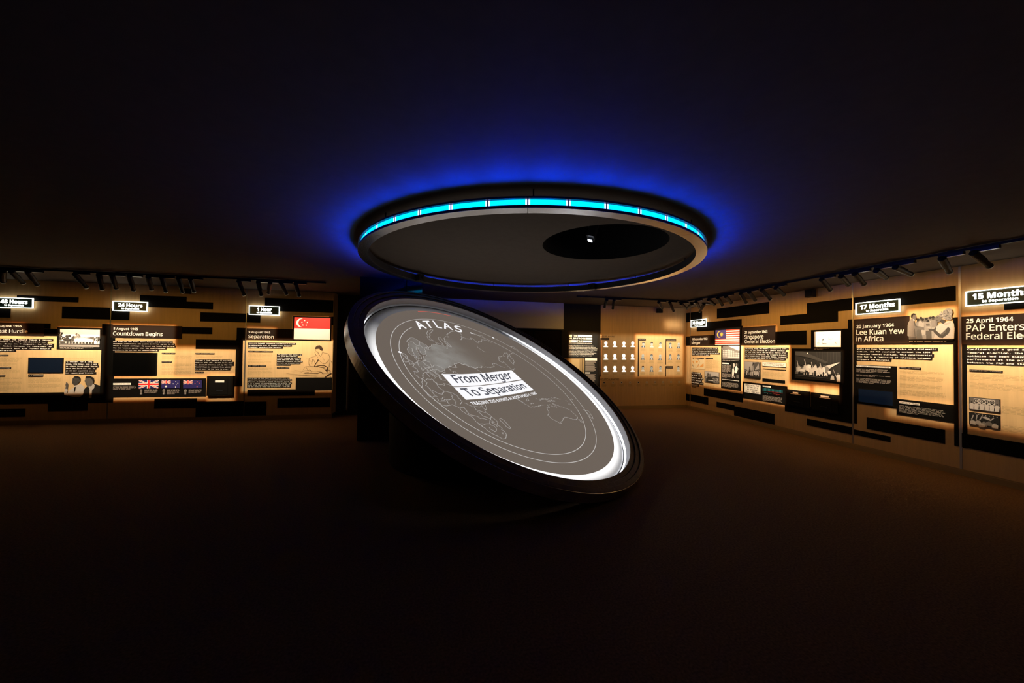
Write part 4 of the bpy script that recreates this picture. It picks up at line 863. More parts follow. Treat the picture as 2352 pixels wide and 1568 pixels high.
def pic_victory(p):
    p.rect(0, 0, 1, 1, .095); p.poly([(0, 1), (0, .86), (.3, .80), (.7, .60), (.72, .66), (.42, .86), (.2, 1)], .16); p.poly([(0, .86), (.25, .80), (.24, .78), (0, .83)], .04); p.poly([(.28, .76), (.46, .70), (.44, .72), (.30, .78)], .035)
    for i in range(8): p.line([(.5 + .06 * i, 1), (.52 + .055 * i, .62)], .006, .14)
    p.rect(0, 0, 1, .26, .05); p.ell(.30, .94, .015, .02, .95, 8)
    crowd_people(p, 16, .06, .74, .42, .54, random.Random(9), (.75, .6, .85, .35, .7))
    for x, y in ((.05, .66), (.23, .70), (.39, .62), (.58, .60)): p.line([(x, y), (x + .03, y - .2)], .014, .55)
    p.poly([(.12, .27), (.13, .36), (.24, .36), (.25, .27)], .8); p.poly([(.30, .42), (.31, .54), (.38, .52), (.38, .40)], .92)
    p.poly([(.68, .50), (.98, .66), (.96, .62), (.80, .46), (.78, .42), (.74, .50)], .72); p.poly([(.74, .34), (.80, .36), (.80, .25), (.76, .24)], .8)
    for i, x in enumerate((.21, .27, .34, .43, .50, .56, .62, .67, .72)): p.rect(x, .16, x + .022, .24, .72 if i % 3 else .6); p.ell(x + .011, .255, .008, .012, .4, 7)
    p.line([(.0, .13), (.75, .10)], .008, .16); p.line([(.01, .24), (.08, .235)], .008, .4); p.line([(.01, .19), (.08, .185)], .008, .4)
    p.poly([(.80, .06), (.81, .18), (.87, .18), (.88, .06)], .62); p.ell(.84, .21, .02, .025, .3); p.poly([(.93, .0), (.92, .22), (.98, .26), (1, .22), (1, .0)], .7); p.ell(.95, .28, .022, .03, .3); p.line([(.86, .40), (.92, .16)], .008, .5)
def pic_handshake(p):
    f = lambda pts: [((x - 990) / 850, (845 - y) / 450) for x, y in pts]
    g = lambda pts, c: p.poly(f(pts), c)
    e = lambda x, y, rx, ry, c: p.ell((x - 990) / 850, (845 - y) / 450, rx / 850, ry / 450, c, 10)
    g([(1150, 560), (1185, 500), (1250, 478), (1350, 480), (1450, 470), (1540, 480), (1560, 845), (1165, 845)], .34)
    for x, y, t in ((1190, 525, .22), (1245, 500, .3), (1280, 530, .34), (1350, 518, .26), (1420, 505, .36), (1470, 500, .22), (1380, 560, .3)):
        g([(x - 50, y + 150), (x + 50, y + 150), (x + 45, y + 40), (x + 15, y + 25), (x - 15, y + 25), (x - 45, y + 40)], .62 if t > .27 else .45); e(x, y, 25, 34, t); e(x, y - 16, 27, 22, .1)
    g([(1180, 640), (1260, 660), (1265, 845), (1165, 845)], .30); g([(1250, 690), (1335, 680), (1330, 780), (1270, 790)], .68); g([(1270, 770), (1360, 770), (1350, 845), (1280, 845)], .50); g([(1340, 690), (1440, 690), (1445, 845), (1345, 845)], .28); g([(1440, 650), (1510, 650), (1500, 845), (1445, 845)], .60)
    g([(1300, 560), (1430, 560), (1450, 640), (1320, 650)], .52); g([(1340, 590), (1400, 580), (1420, 620), (1350, 625)], .3)
    g([(1010, 780), (1165, 785), (1165, 848), (1015, 848)], .24)
    g([(990, 600), (1000, 560), (1040, 500), (1080, 475), (1110, 500), (1140, 560), (1170, 620), (1240, 630), (1312, 648), (1312, 692), (1200, 678), (1165, 690), (1165, 790), (1130, 800), (1000, 790), (984, 780)], .36)
    g([(1150, 600), (1172, 622), (1240, 632), (1240, 642), (1165, 640), (1110, 600)], .26); g([(1120, 660), (1128, 660), (1140, 795), (1128, 795)], .22); g([(1095, 488), (1132, 512), (1128, 545), (1100, 512)], .8); g([(1118, 520), (1128, 520), (1140, 600), (1130, 600)], .12)
    g([(1085, 440), (1140, 420), (1152, 440), (1168, 470), (1164, 490), (1132, 512), (1095, 492), (1080, 470)], .30); g([(1054, 442), (1070, 405), (1110, 393), (1147, 405), (1142, 425), (1102, 427), (1088, 452), (1084, 474), (1064, 478)], .08); g([(1138, 440), (1152, 438), (1152, 445), (1138, 447)], .1)
    g([(1310, 648), (1350, 650), (1400, 670), (1400, 700), (1350, 705), (1312, 694)], .55); g([(1380, 668), (1480, 680), (1530, 650), (1550, 670), (1490, 712), (1400, 705)], .22)
    g([(1530, 640), (1600, 590), (1650, 600), (1720, 560), (1790, 560), (1830, 600), (1840, 680), (1832, 845), (1480, 845), (1500, 780), (1520, 720)], .74); g([(1650, 600), (1700, 590), (1790, 566), (1770, 600), (1690, 630)], .62)
    g([(1735, 650), (1772, 690), (1742, 760), (1640, 832), (1580, 820), (1500, 750), (1465, 705), (1520, 700), (1600, 768), (1662, 720)], .20); g([(1600, 768), (1662, 720), (1700, 690), (1690, 740), (1630, 790)], .27)
    g([(1600, 520), (1660, 540), (1690, 566), (1650, 602), (1608, 575)], .18); g([(1518, 485), (1555, 452), (1600, 466), (1625, 520), (1592, 562), (1550, 562), (1524, 532)], .32); g([(1535, 492), (1556, 486), (1556, 494), (1537, 499)], .1); g([(1530, 540), (1556, 540), (1556, 547), (1532, 547)], .12)
    g([(1640, 430), (1650, 390), (1700, 360), (1750, 352), (1800, 375), (1812, 430), (1790, 480), (1802, 520), (1770, 545), (1690, 532), (1640, 500), (1590, 480), (1580, 440), (1612, 430)], .42)
    r = random.Random(6)
    for _ in range(34): e(r.uniform(1615, 1795), r.uniform(370, 530), r.uniform(6, 16), r.uniform(5, 13), r.choice((.2, .3, .58, .5)))
    p.rect(.03, -.05, .98, .0, .03)
def pic_posters(p):
    p.rect(0, 0, 1, 1, .26); p.rect(0, .0, 1, .34, .50); p.rect(.15, .52, .86, .94, .62)
    for x in (.24, .41, .58, .76):
        p.line([(x + .065 * math.cos(a * .4488), .74 + .13 * math.sin(a * .4488)) for a in range(15)], .022, .07)
        p.poly([(x + .025, .92), (x - .03, .72), (x, .73), (x - .02, .56), (x + .035, .77), (x + .005, .76)], .08)
    for i in range(6):
        x = .08 + .17 * i; p.poly([(x - .07, .02), (x - .08, .44), (x - .03, .52), (x + .03, .52), (x + .08, .44), (x + .07, .02)], .62); p.ell(x, .58, .03, .06, .18, 9); p.ell(x, .61, .032, .045, .05, 8); p.poly([(x + .06, .05), (x + .075, .36), (x + .10, .36), (x + .09, .05)], .06)
def pic_crowd(p):
    p.rect(0, 0, 1, 1, .055); r = random.Random(11)
    for i in range(7): p.ell(.2 + .12 * i, .93 - .01 * i, .015, .02, .85, 7)
    for x, y, t in ((.12, .25, .5), (.30, .30, .42), (.50, .22, .3), (.66, .3, .25), (.85, .18, .5), (.42, .12, .45)):
        p.poly([(x - .10, y - .22), (x - .09, y + .05), (x - .03, y + .13), (x + .05, y + .11), (x + .11, y + .02), (x + .10, y - .22)], t); p.ell(x, y + .2, .035, .09, .16, 9); p.ell(x, y + .25, .036, .06, .03, 8)
    for a, b in (((.08, .45), (.14, .80)), ((.24, .5), (.27, .86)), ((.36, .5), (.45, .85)), ((.46, .7), (.72, .55)), ((.72, .55), (.82, .78))): p.line([a, b], .035, .45)
    p.poly([(.46, .76), (.56, .82), (.72, .66), (.62, .56)], .55)
def pic_news(p, lines, marg):
    p.rect(0, 0, 1, 1, (.82, .78, .70))
FLAG_RED, FLAG_BLUE, FLAG_WHITE = (.72, .02, .02), (.02, .02, .11), (.88, .84, .80)
def union_jack(p, x0, y0, x1, y1):
    w, h = x1 - x0, y1 - y0; q = lambda x, y: (x0 + w * x, y0 + h * y)
    p.rect(x0, y0, x1, y1, FLAG_BLUE)
    for a, b in (((0, 0), (1, 1)), ((0, 1), (1, 0))):
        dx = .07; dy = .12; sy = 1 if b[1] > a[1] else -1
        p.poly([q(0, a[1] + sy * dy), q(0, a[1]), q(dx, a[1]), q(1, b[1] - sy * dy), q(1, b[1]), q(1 - dx, b[1])], FLAG_WHITE)
        p.poly([q(0, a[1] + sy * .045), q(0, a[1]), q(.025, a[1]), q(1, b[1] - sy * .045), q(1, b[1]), q(1 - .025, b[1])], FLAG_RED)
    p.poly([q(.42, 0), q(.58, 0), q(.58, 1), q(.42, 1)], FLAG_WHITE); p.poly([q(0, .34), q(1, .34), q(1, .66), q(0, .66)], FLAG_WHITE)
    p.poly([q(.45, 0), q(.55, 0), q(.55, 1), q(.45, 1)], FLAG_RED); p.poly([q(0, .40), q(1, .40), q(1, .60), q(0, .60)], FLAG_RED)
def crescent(p, x, y, r, dx, rin, c, back):
    asp = (p.r[1] - p.r[0]) / (p.r[3] - p.r[2]); p.ell(x, y, r / asp, r, c, 28); p.ell(x + dx / asp, y, rin / asp, rin, back, 28)
def flag_shape(p, kind):
    if kind == 'singapore':
        p.rect(0, 0, 1, 1, FLAG_WHITE); p.rect(0, .5, 1, 1, (.78, .035, .03)); red = (.78, .035, .03)
        crescent(p, .19, .755, .20, .075, .19, FLAG_WHITE, red)
        for i in range(5):
            a = math.pi * .4 * i; p.star(.285 + .078 * math.sin(a), .745 + .115 * math.cos(a), .042, FLAG_WHITE)
    elif kind == 'uk': union_jack(p, 0, 0, 1, 1)
    elif kind == 'malaysia':
        for i in range(14): p.rect(0, 1 - (i + 1) / 14, 1, 1 - i / 14, (.72, .06, .03) if i % 2 == 0 else FLAG_WHITE)
        p.rect(0, 6 / 14, .47, 1, (.075, .055, .20)); y_ = (.80, .58, .08); crescent(p, .19, .71, .22, .07, .19, y_, (.075, .055, .20)); p.star(.285, .71, .165, y_, 14, .55)
    else:
        p.rect(0, 0, 1, 1, (.022, .018, .115)); union_jack(p, 0, .5, .5, 1)
        wh = FLAG_WHITE if kind == 'australia' else (.75, .16, .14)
        pts = ((.77, .80, .065), (.63, .54, .065), (.88, .60, .065), (.80, .44, .035), (.76, .16, .065)) if kind == 'australia' else ((.74, .80, .07), (.62, .57, .07), (.84, .62, .07), (.74, .20, .07))
        for x, y, r in pts: p.star(x, y, r, wh, 7 if kind == 'australia' else 5, .5)
        if kind == 'australia': p.star(.25, .24, .15, FLAG_WHITE, 7, .5)
FLAG_LABEL = dict(singapore='framed red and white flag with crescent and five stars, left wall', uk='small Union Jack flag print in the black strip of flags', australia='small blue flag print with large white star, middle of the flag strip',
 newzealand='small blue flag print with red stars, right end of the flag strip', malaysia='framed flag of red and white stripes with yellow crescent, right wall')
for w, kind, r in FLAGS:
    big = kind in ('singapore', 'malaysia'); fn = W(w)
    t = empty('flag_print', fn((r[0] + r[1]) / 2, r[2], 0), FLAG_LABEL[kind], 'flag')
    b = .022 if big else .006
    mb = MB(); mb.box(fn, r[0] - b, r[1] + b, r[2] - b, r[3] + b, .0005, .012); obj('backing', mb, 'black', t)
    p = Pic(w, r, .0125); flag_shape(p, kind); obj('flag_image', p.mb, 'cloth', t, tone=True)

PIC_LABEL = dict(house='framed sepia photograph of a low white house among trees', men='cutout photograph of two seated men, one raising his hand', writer='black line drawing of a seated man writing, hand over face',
 portrait1='tiny portrait photograph under the Union Jack print', portrait2='tiny portrait photograph under the middle blue flag print', portrait3='tiny portrait photograph under the blue flag with red stars',
 building='bright photograph of a colonnaded building under the striped flag', dancers='black and white photograph of people in white beside a white label', map='small orange printed map under the Merger text',
 truck='photograph of people riding a truck through a crowd, under Merger', rally='photograph of a speaker above a crowd, under Singapore General Election', cartoon='brightly lit white cartoon print in a black frame above the crowd photograph',
 victory='large dark photograph of a cheering crowd waving a long banner', handshake='cutout photograph of a man in a suit shaking hands with a woman in headscarf', posters='photograph of men in white before four round lightning emblems',
 crowd='dark photograph of a crowd lifting a person, right wall edge', newsvote='cream newspaper headline about voting for Alliance', newsmore='cream newspaper headline reading More hail PAP victory', chart='small chart of teal and red cells on a black panel')
for w, kind, r in PICTURES:
    fn = W(w); cut = kind in ('men', 'writer', 'handshake')
    t = empty('photo_print' if kind not in ('writer', 'map', 'chart', 'newsvote', 'newsmore', 'cartoon') else {'writer': 'line_drawing', 'map': 'printed_map', 'chart': 'seat_chart', 'cartoon': 'cartoon_print'}.get(kind, 'newspaper_clipping'),
              fn((r[0] + r[1]) / 2, r[2], 0), PIC_LABEL[kind], {'writer': 'drawing', 'map': 'map', 'chart': 'chart', 'cartoon': 'drawing', 'newsvote': 'clipping', 'newsmore': 'clipping'}.get(kind, 'photograph'))
    p = Pic(w, r, {'writer': .0065, 'men': .0095, 'handshake': .0118}.get(kind, .0122 if kind not in ('map',) else .004))
    if kind.startswith('portrait'): face_portrait(p, {'1': .30, '2': .45, '3': .5}[kind[-1]])
    elif kind == 'newsvote':
        p.rect(0, 0, 1, 1, (.80, .74, .64))
    elif kind == 'newsmore': p.rect(0, 0, 1, 1, (.84, .80, .72))
    elif kind == 'chart':
        for i in range(15):
            for j in range(4):
                c = (.015, .13, .16) if j < 3 or i < 3 else (.22, .02, .02)
                p.rect(.067 * i, 1 - .14 * (j + 1) + .03 - .0, .067 * i + .05, 1 - .14 * j, c)
        p.rect(.08, .20, .45, .26, (.015, .12, .15)); p.rect(.56, .20, .85, .26, (.22, .02, .02)); p.rect(.24, .06, .28, .13, .4); p.rect(.70, .06, .74, .13, .4)
    else: globals()['pic_' + kind](p)
    if not cut and kind != 'map':
        mb = MB(); b = .004; mb.box(fn, r[0] - b, r[1] + b, r[2] - b, r[3] + b, .0005, .0118); obj('backing', mb, 'black', t)
    obj('print_image', p.mb, 'print', t, tone=True)
    if kind == 'newsvote':
        for k, s in enumerate(('Vote Alliance for success of', 'Malaysian Yap Pheng Geck')):
            h = r[3] - r[2]; mb = MB(); put_text(mb, fn, s, (r[0] + .03 + .02 * k, r[1] - .03 - .02 * k, r[3] - h * (.42 + .36 * k), r[3] - h * (.18 + .36 * k)), .0135, 'mono', .03); obj('lettering', mb, 'dark_ink', t)
    if kind == 'newsmore':
        for k, s in enumerate(('MORE HAIL PAP', "VICTORY: IT'S", 'AN EFFICIENT', 'GOVT, THEY SAY')):
            h = r[3] - r[2]; m_ = .03 if k in (0, 3) else .07; mb = MB(); put_text(mb, fn, s, (r[0] + m_, r[1] - m_, r[3] - h * (.21 + .245 * k), r[3] - h * (.06 + .245 * k)), .0135, 'mono', .03); obj('lettering', mb, 'dark_ink', t)

# ------------------------------------------------------------------ screens and flap boxes
for (w, r), m_, lab in zip(SCREENS, ('screen_navy', 'screen_off', 'screen_navy'), ('navy blue video screen in the middle of The Last Hurdle panel', 'black switched-off video screen under the Countdown Begins text', 'dark navy video screen low on the 17 Months panel')):
    fn = W(w); t = empty('video_screen', fn((r[0] + r[1]) / 2, r[2], 0), lab, 'screen')
    mb = MB(); mb.box(fn, r[0], r[1], r[2], r[3], .0005, .014); obj('bezel', mb, 'flap', t)
    mb = MB(); mb.box(fn, r[0] + .012, r[1] - .012, r[2] + .012, r[3] - .012, .0142, .0152); obj('display', mb, m_, t)
for (w, r, labs), lab in zip(FLAPS, ('black flap box with one white label beside the flag strip', 'black flap box with stepped white label, left of the pair', 'black flap box with stepped white label, right of the pair')):
    fn = W(w); t = empty('flap_box', fn((r[0] + r[1]) / 2, r[2], 0), lab, 'box', None)
    mb = MB(); mb.box(fn, r[0], r[1], r[2], r[3], .0005, .035); obj('box', mb, 'flap', t)
    c = (r[0] + r[1]) / 2; h = r[3] - r[2]
    mb = MB(); mb.box(fn, r[0] + .10, r[1] - .10, r[2] + h * .06, r[3] - h * .12, .0352, .040); fl = obj('flap', mb, 'flap', t)
    mb = MB(); mb.box(fn, c - .06, c + .06, r[2] + h * .26, r[2] + h * .29, .0402, .048); obj('finger_pull', mb, 'hoop', fl)
    mb = MB()
    for k, q in enumerate(labs): mb.box(fn, q[0], q[1], q[2], q[3], .0402, .0412 + .0003 * k)
    obj('white_label', mb, 'label', t)

# ------------------------------------------------------------------ the key players wall (back wall)
fn = W('B')
mb = MB()
for s, r in BACK_TITLES: put_text(mb, fn, s, r, .0012, 'sans', .02)
obj('lettering', mb, 'dark_ink', wall_back)
for s, (s0, s1, z0, z1) in BACK_TAGS:
    mb = MB(); mb.box(fn, s0, s1, z0, z1, .0005, .006); q = obj('name_tag', mb, 'plate', wall_back)
    h = z1 - z0; mb = MB(); put_text(mb, fn, s, (s0 + .02, s1 - .015, z0 + h * .32, z1 - h * .3), .0068, 'sans', .02); obj('lettering', mb, 'pale_ink', q)
for s0, s1, z0, z1 in BACK_LINES:
    mb = MB(); mb.box(fn, s0, s1, z0, z1, .0005, .004); obj('bracket_line', mb, 'plate', wall_back)
BUST = [(-.060, 0), (-.055, .022), (-.028, .036), (-.020, .046), (-.020, .056), (-.030, .068), (-.042, .090), (-.044, .112), (-.034, .138), (-.014, .150), (.012, .150), (.032, .138), (.042, .112), (.040, .090), (.030, .068), (.020, .056), (.020, .046), (.030, .036), (.056, .022), (.062, 0)]
ROWN, COLN = ('top', 'middle', 'bottom'), ('first', 'second', 'third', 'fourth')
for i, (s, z) in enumerate(GLOW_HEADS):
    k = .96 + .05 * rnd.random(); sk = rnd.uniform(-.05, .05); base = z - .077
    mb = MB(); mb.prism(lambda a, b, d: fn(s + (a + sk * b) * k, base + b * k, d), BUST, .0005, .012)
    t = tag(obj('silhouette_portrait', mb, 'silhouette', None, loc=fn(s, base, 0)), 'glowing white head silhouette, %s row, %s from the left under KEY PLAYERS' % (ROWN[i // 4], COLN[i % 4]), 'portrait', 'white head silhouettes')
PLAB = ['Malaysia group, top row, first', 'Malaysia group, top row, second, dark cap', 'Malaysia group, top row, third', 'Malaysia group, middle row, first', 'Malaysia group, middle row, second', 'Malaysia group, middle row, third',
 'Malaysia group, bottom row, first, cap and glasses', 'Malaysia group, bottom row, second', 'Malaysia group, bottom row, third', 'United Kingdom group, top left', 'United Kingdom group, top right', 'United Kingdom group, lower left', 'United Kingdom group, lower right', 'Indonesia group, man in dark cap']
for n, (s, z) in enumerate(PRINT_HEADS):
    base = z - .072; t = empty('portrait_print', fn(s, base, 0), 'blue-grey printed bust, ' + PLAB[n], 'portrait', 'printed busts of key players')
    white_shirt = n in (1, 2, 6, 8, 13); cap = n in (0, 1, 6, 13)
    for nm, pts, c, d in (('shoulders', [(-.058, 0), (-.052, .03), (-.02, .05), (.02, .05), (.05, .03), (.056, 0)], (.70, .70, .70) if white_shirt else (.12, .17, .25), .003),
                          ('face', [(.036 * math.cos(6.2832 * q / 14), .090 + .048 * math.sin(6.2832 * q / 14)) for q in range(14)], (.46, .55, .60), .0036),
                          ('cap' if cap else 'hair', [(-.036, .10), (-.038, .125), (-.022, .148), (.022, .150), (.038, .128), (.036, .10), (.026, .118), (-.026, .118)], (.05, .03, .03) if cap else ((.10, .13, .18) if n not in (3, 5, 10) else (.5, .56, .6)), .0042)):
        mb = MB(); mb.face([fn(s + a, base + b, d) for a, b in pts], c)
        if nm == 'face':
            for e in (-.014, .014): mb.face([fn(s + e + a, base + .092 + b, d + .0003) for a, b in ((-.009, -.003), (.009, -.003), (.009, .003), (-.009, .003))], (.12, .16, .2))
            mb.face([fn(s + a, base + .062 + b, d + .0003) for a, b in ((-.012, 0), (.012, 0), (.012, .004), (-.012, .004))], (.2, .2, .24))
        if nm == 'shoulders' and not white_shirt: mb.face([fn(s + a, base + b, d + .0003) for a, b in ((-.014, 0), (.014, 0), (.012, .048), (-.012, .048))], (.65, .68, .7))
        obj(nm, mb, 'print', t, tone=True)
    mb = MB(); z_ = base - .010
    mb.face([fn(s + a, z_ + b, .0012) for a, b in ((-.07, -.006), (.07, -.006), (.07, .002), (-.07, .002))])
    obj('name_line', mb, 'body_ink', t)
mb = MB()
for i, (s, z) in enumerate([(a, b - .077) for a, b in GLOW_HEADS] + [(a, b - .09) for a, b in PRINT_HEADS] + [(a, b - .03) for a, b in EMBLEMS]):
    for k in range(4):
        wv = rnd.uniform(.05, .085); zz = z - .018 - .016 * k
        mb.face([fn(s - wv, zz - .009, .0012), fn(s + wv, zz - .009, .0012), fn(s + wv, zz, .0012), fn(s - wv, zz, .0012)])
stuff(obj('caption_text', mb, 'body_ink', wall_back))
EMB = ['hollow ring', 'hand', 'dark square', 'tall flame', 'dark disc', 'pale bar', 'round seal', 'bird', 'dark block', 'pale wave']
ORD = ['first', 'second', 'third', 'fourth', 'fifth', 'sixth', 'seventh', 'eighth', 'ninth', 'tenth', 'eleventh', 'twelfth', 'thirteenth', 'fourteenth', 'fifteenth', 'sixteenth']
for i, (s, z) in enumerate(EMBLEMS):
    t = empty('party_emblem', fn(s, z - .035, 0), 'small round pale emblem, %s from the left under POLITICAL PARTIES' % ORD[i], 'emblem', 'party emblems')
    mb = MB(); mb.prism(lambda a, b, d: fn(s + a, z + b, d), [(.033 * math.cos(6.2832 * q / 20), .033 * math.sin(6.2832 * q / 20)) for q in range(20)], .0005, .003); obj('disc', mb, 'fascia', t)
    mb = MB(); n_ = (16, 5, 4, 3, 16, 4, 8, 3, 4, 6)[i]; rr = .019
    mb.prism(lambda a, b, d: fn(s + a, z + b, d), [(rr * math.cos(6.2832 * (q + .5) / n_), rr * (1 if i not in (5, 9) else .4) * math.sin(6.2832 * (q + .5) / n_)) for q in range(n_)], .003, .004)
    obj('symbol', mb, ('hoop', 'veneer_dark', 'strip', 'veneer_dark', 'strip', 'body_ink', 'veneer_dark', 'body_ink', 'strip', 'body_ink')[i], t)

# title panel of the exhibition, on the black part of the back wall
s0, s1, z0, z1 = ALB['rows'][0]
t = empty('title_panel', fn((s0 + s1) / 2, ALB['rows'][2][2], 0), 'white and black title blocks reading THE ALBATROSS FILE on the black wall', 'sign')
for r, g, wd, s in zip(ALB['rows'], ALB['gaps'], ALB['words'], ('THE', 'ALBATROSS', 'FILE')):
    mb = MB()
    if g[0] > r[0] + .01: mb.box(fn, r[0], g[0], r[2], r[3], .0005, .005)
    mb.box(fn, g[1], r[1], r[2], r[3], .0005, .005); obj('white_bar', mb, 'white_ink', t)
    mb = MB(); put_text(mb, fn, s, wd, .005, 'bold', .01); obj('lettering', mb, 'white_ink', t)
mb = MB(); put_text(mb, fn, "SINGAPORE'S INDEPENDENCE DECLASSIFIED", ALB['sub'], .002, 'bold', .0); obj('lettering', mb, 'white_ink', t)
t = empty('introduction_text', fn((ALB['intro'][0] + ALB['intro'][1]) / 2, ALB['intro'][2], 0), 'white introduction paragraph under the Albatross File title', 'text')
INTRO = ['Based on The Albatross File: Inside Separation', 'exhibition, this introspective experience dives into', 'the complex web of events leading to the unexpected', 'separation of Singapore from Malaysia in 1965. With a', 'colourful cast of personalities and a collection of', 'documents from the National Archives of Singapore,', 'The Albatross File is a rewarding discovery of a', "momentous chapter of Singapore's history."]
s0, s1, z0, z1 = ALB['intro']; p_ = (z1 - z0) / 8; ends = (805, 865, 895, 890, 830, 878, 817, 770)
for k, (s, e) in enumerate(zip(INTRO, ends)):
    mb = MB(); put_text(mb, fn, s, (s0, s0 + (s1 - s0) * (e - 263) / 632, z1 - p_ * (k + .72), z1 - p_ * (k + .12)), .002, 'bold', .0); obj('text_line', mb, 'white_ink', t)
t = empty('credits_panel', fn(ALB['label'][0], ALB['p3'][2], 0), 'column of small credits under a white label, right of a gold exhibit', 'text')
for key in ('label', 's2'):
    r = ALB[key]; mb = MB(); mb.box(fn, *r, .0005, .003); obj('white_label', mb, 'label', t)
mb = MB()
for key, n in (('p1', 5), ('p2', 8), ('p3', 9)):
    s0, s1, z0, z1 = ALB[key]; p_ = (z1 - z0) / n
    for i in range(n):
        e = s1 - (s1 - s0) * rnd.uniform(0, .2); mb.face([fn(s0, z1 - p_ * (i + .62), .002), fn(e, z1 - p_ * (i + .62), .002), fn(e, z1 - p_ * i, .002), fn(s0, z1 - p_ * i, .002)])
stuff(obj('body_text', mb, 'pale_ink', t))
s0, s1, z0, z1 = ALB['photo']
t = empty('showcase', fn((s0 + s1) / 2, z0, 0), 'gold-lit showcase recess beside the credits on the black wall', 'showcase')
mb = MB(); mb.box(fn, s0, s1, z0, z1, .0005, .004); obj('back_panel', mb, 'veneer_dark', t)
mb = MB(); mb.box(fn, s0 + .09, s1 - .13, z0 + .02, z1 - .02, .0042, .012); obj('document', mb, 'gold', t)
mb = MB(); mb.box(fn, s1 - .05, s1 - .03, z0, z1, .0042, .03); mb.box(fn, s1 - .01, s1, z0, z1, .0042, .03); obj('frame', mb, 'gold', t)
# ------------------------------------------------------------------ tracks and spotlights
TRACK_Y = {'L': 7.10, 'B': 7.37}
for w, lab in (('L', 'long black lighting track hung before the left wall'), ('B', 'short black lighting track hung before the back wall'), ('R', 'long black lighting track hung before the right wall')):
    a, b = RAIL_ENDS[w]
    mb = MB()
    if w == 'R': mb.box(XYZ, 5.585, 5.615, a - 4, b + .25, 2.702, 2.730)
    elif w == 'B': mb.box(XYZ, a, b - .03, 7.355, 7.385, 2.702, 2.730)
    else: mb.box(XYZ, a - .9, b, 7.085, 7.115, 2.702, 2.730)
    t = tag(obj('lighting_track', mb, 'track', None, loc=(5.6, 2.0, 2.73) if w == 'R' else ((4.3, 7.37, 2.73) if w == 'B' else (-5, 7.1, 2.73))), lab, 'track')
    mb = MB()
    for k in range(6):
        f = (k + .5) / 6
        if w == 'R': y = a + (b - a) * f; mb.box(XYZ, 5.59, 5.61, y - .02, y + .02, 2.730, HC)
        else: x = a + (b - a) * f; y = TRACK_Y[w]; mb.box(XYZ, x - .02, x + .02, y - .01, y + .01, 2.730, HC)
    obj('hanger', mb, 'track', t)

def spot_parts():
    """one spotlight at the origin: the gear box hangs from the track along local X, the head points along local -Z"""
    r = {}
    mb = MB(); mb.box(XYZ, -.03, .17, -.019, .019, .030, .062); r['gear_box'] = (mb, 'gear')
    mb = MB(); mb.box(XYZ, -.025, .165, -.017, .017, .0275, .0295); r['glint_plate'] = (mb, 'alu')  # plate added under the gear box to reflect the sign glow
    mb = MB(); mb.box(XYZ, -.016, .016, -.012, .012, -.012, .030); mb.box(XYZ, -.026, .026, -.006, .006, -.022, .012); r['bracket'] = (mb, 'track')
    L = pol(Vector((0, 0, 0)))
    mb = MB(); mb.lathe(L, [(.001, .055), (.030, .050), (.035, .044), (.035, -.13), (.033, -.135), (.028, -.14), (.028, -.228), (.031, -.231), (.031, -.254), (.026, -.254), (.026, -.222), (.001, -.222)], 0, 2 * math.pi, 20); r['head'] = (mb, 'spot')
    mb = MB(); mb.lathe(L, [(.0265, -.248), (.0305, -.2555), (.027, -.258), (.0245, -.250)], 0, 2 * math.pi, 20, closed=True); r['front_ring'] = (mb, 'lens')
    return r
_sp = None; count = {'L': 0, 'B': 0, 'R': 0}; total = {k: sum(1 for s in SPOTS if s[0] == k) for k in 'LBR'}
FROM = {'L': 'counted from the frame edge along the left wall', 'B': 'counted from the title panel along the back wall', 'R': 'counted from the far corner along the right wall'}
WORDS = ORD
for w, p, d in SPOTS:
    lab = 'black cylindrical track spotlight, %s %s' % (WORDS[count[w]], FROM[w]); count[w] += 1
    t = empty('track_spotlight', p, lab, 'spotlight', 'track spotlights')
    turn = {'L': 0, 'B': 0, 'R': -math.pi / 2}[w]
    q = Vector(d).to_track_quat('-Z', 'Y')
    if _sp is None:
        _sp = {n: obj(n, mb, m_, t, smooth=False) for n, (mb, m_) in [(k, v) for k, v in spot_parts().items()]}
        for n, o in _sp.items():
            for v in o.data.vertices: v.co += Vector(p)      # built round the origin
        parts = _sp
    else:
        parts = {}
        for n, o in _sp.items():
            c = o.copy(); COL.objects.link(c); c.parent = t; parts[n] = c
    for n, o in parts.items():
        o.rotation_mode = 'QUATERNION'
        o.rotation_quaternion = q if n in ('head', 'front_ring') else Quaternion((0, 0, 1), turn)

# small loudspeakers high on the walls
for (w, r), lab in zip(SPEAKERS, ('small black loudspeaker high on the left wall between the track lights', 'small black loudspeaker high on the Key Players wall', 'small black loudspeaker high on the right wall above the black blocks')):
    fnw = W(w); s0, s1, z0, z1 = r; c = (s0 + s1) / 2
    s0, s1 = c - .07, c + .07
    t = empty('loudspeaker', fnw(c, z0, 0), lab, 'speaker', 'wall loudspeakers')
    mb = MB(); mb.box(fnw, s0, s1, z0, z1, .04, .13); obj('cabinet', mb, 'spot', t)
    mb = MB(); mb.box(fnw, s0 + .012, s1 - .012, z0 + .012, z1 - .012, .131, .135); obj('grille', mb, 'track', t)
    mb = MB(); mb.box(fnw, c - .02, c + .02, (z0 + z1) / 2 - .02, (z0 + z1) / 2 + .02, .0005, .04); obj('bracket', mb, 'track', t)

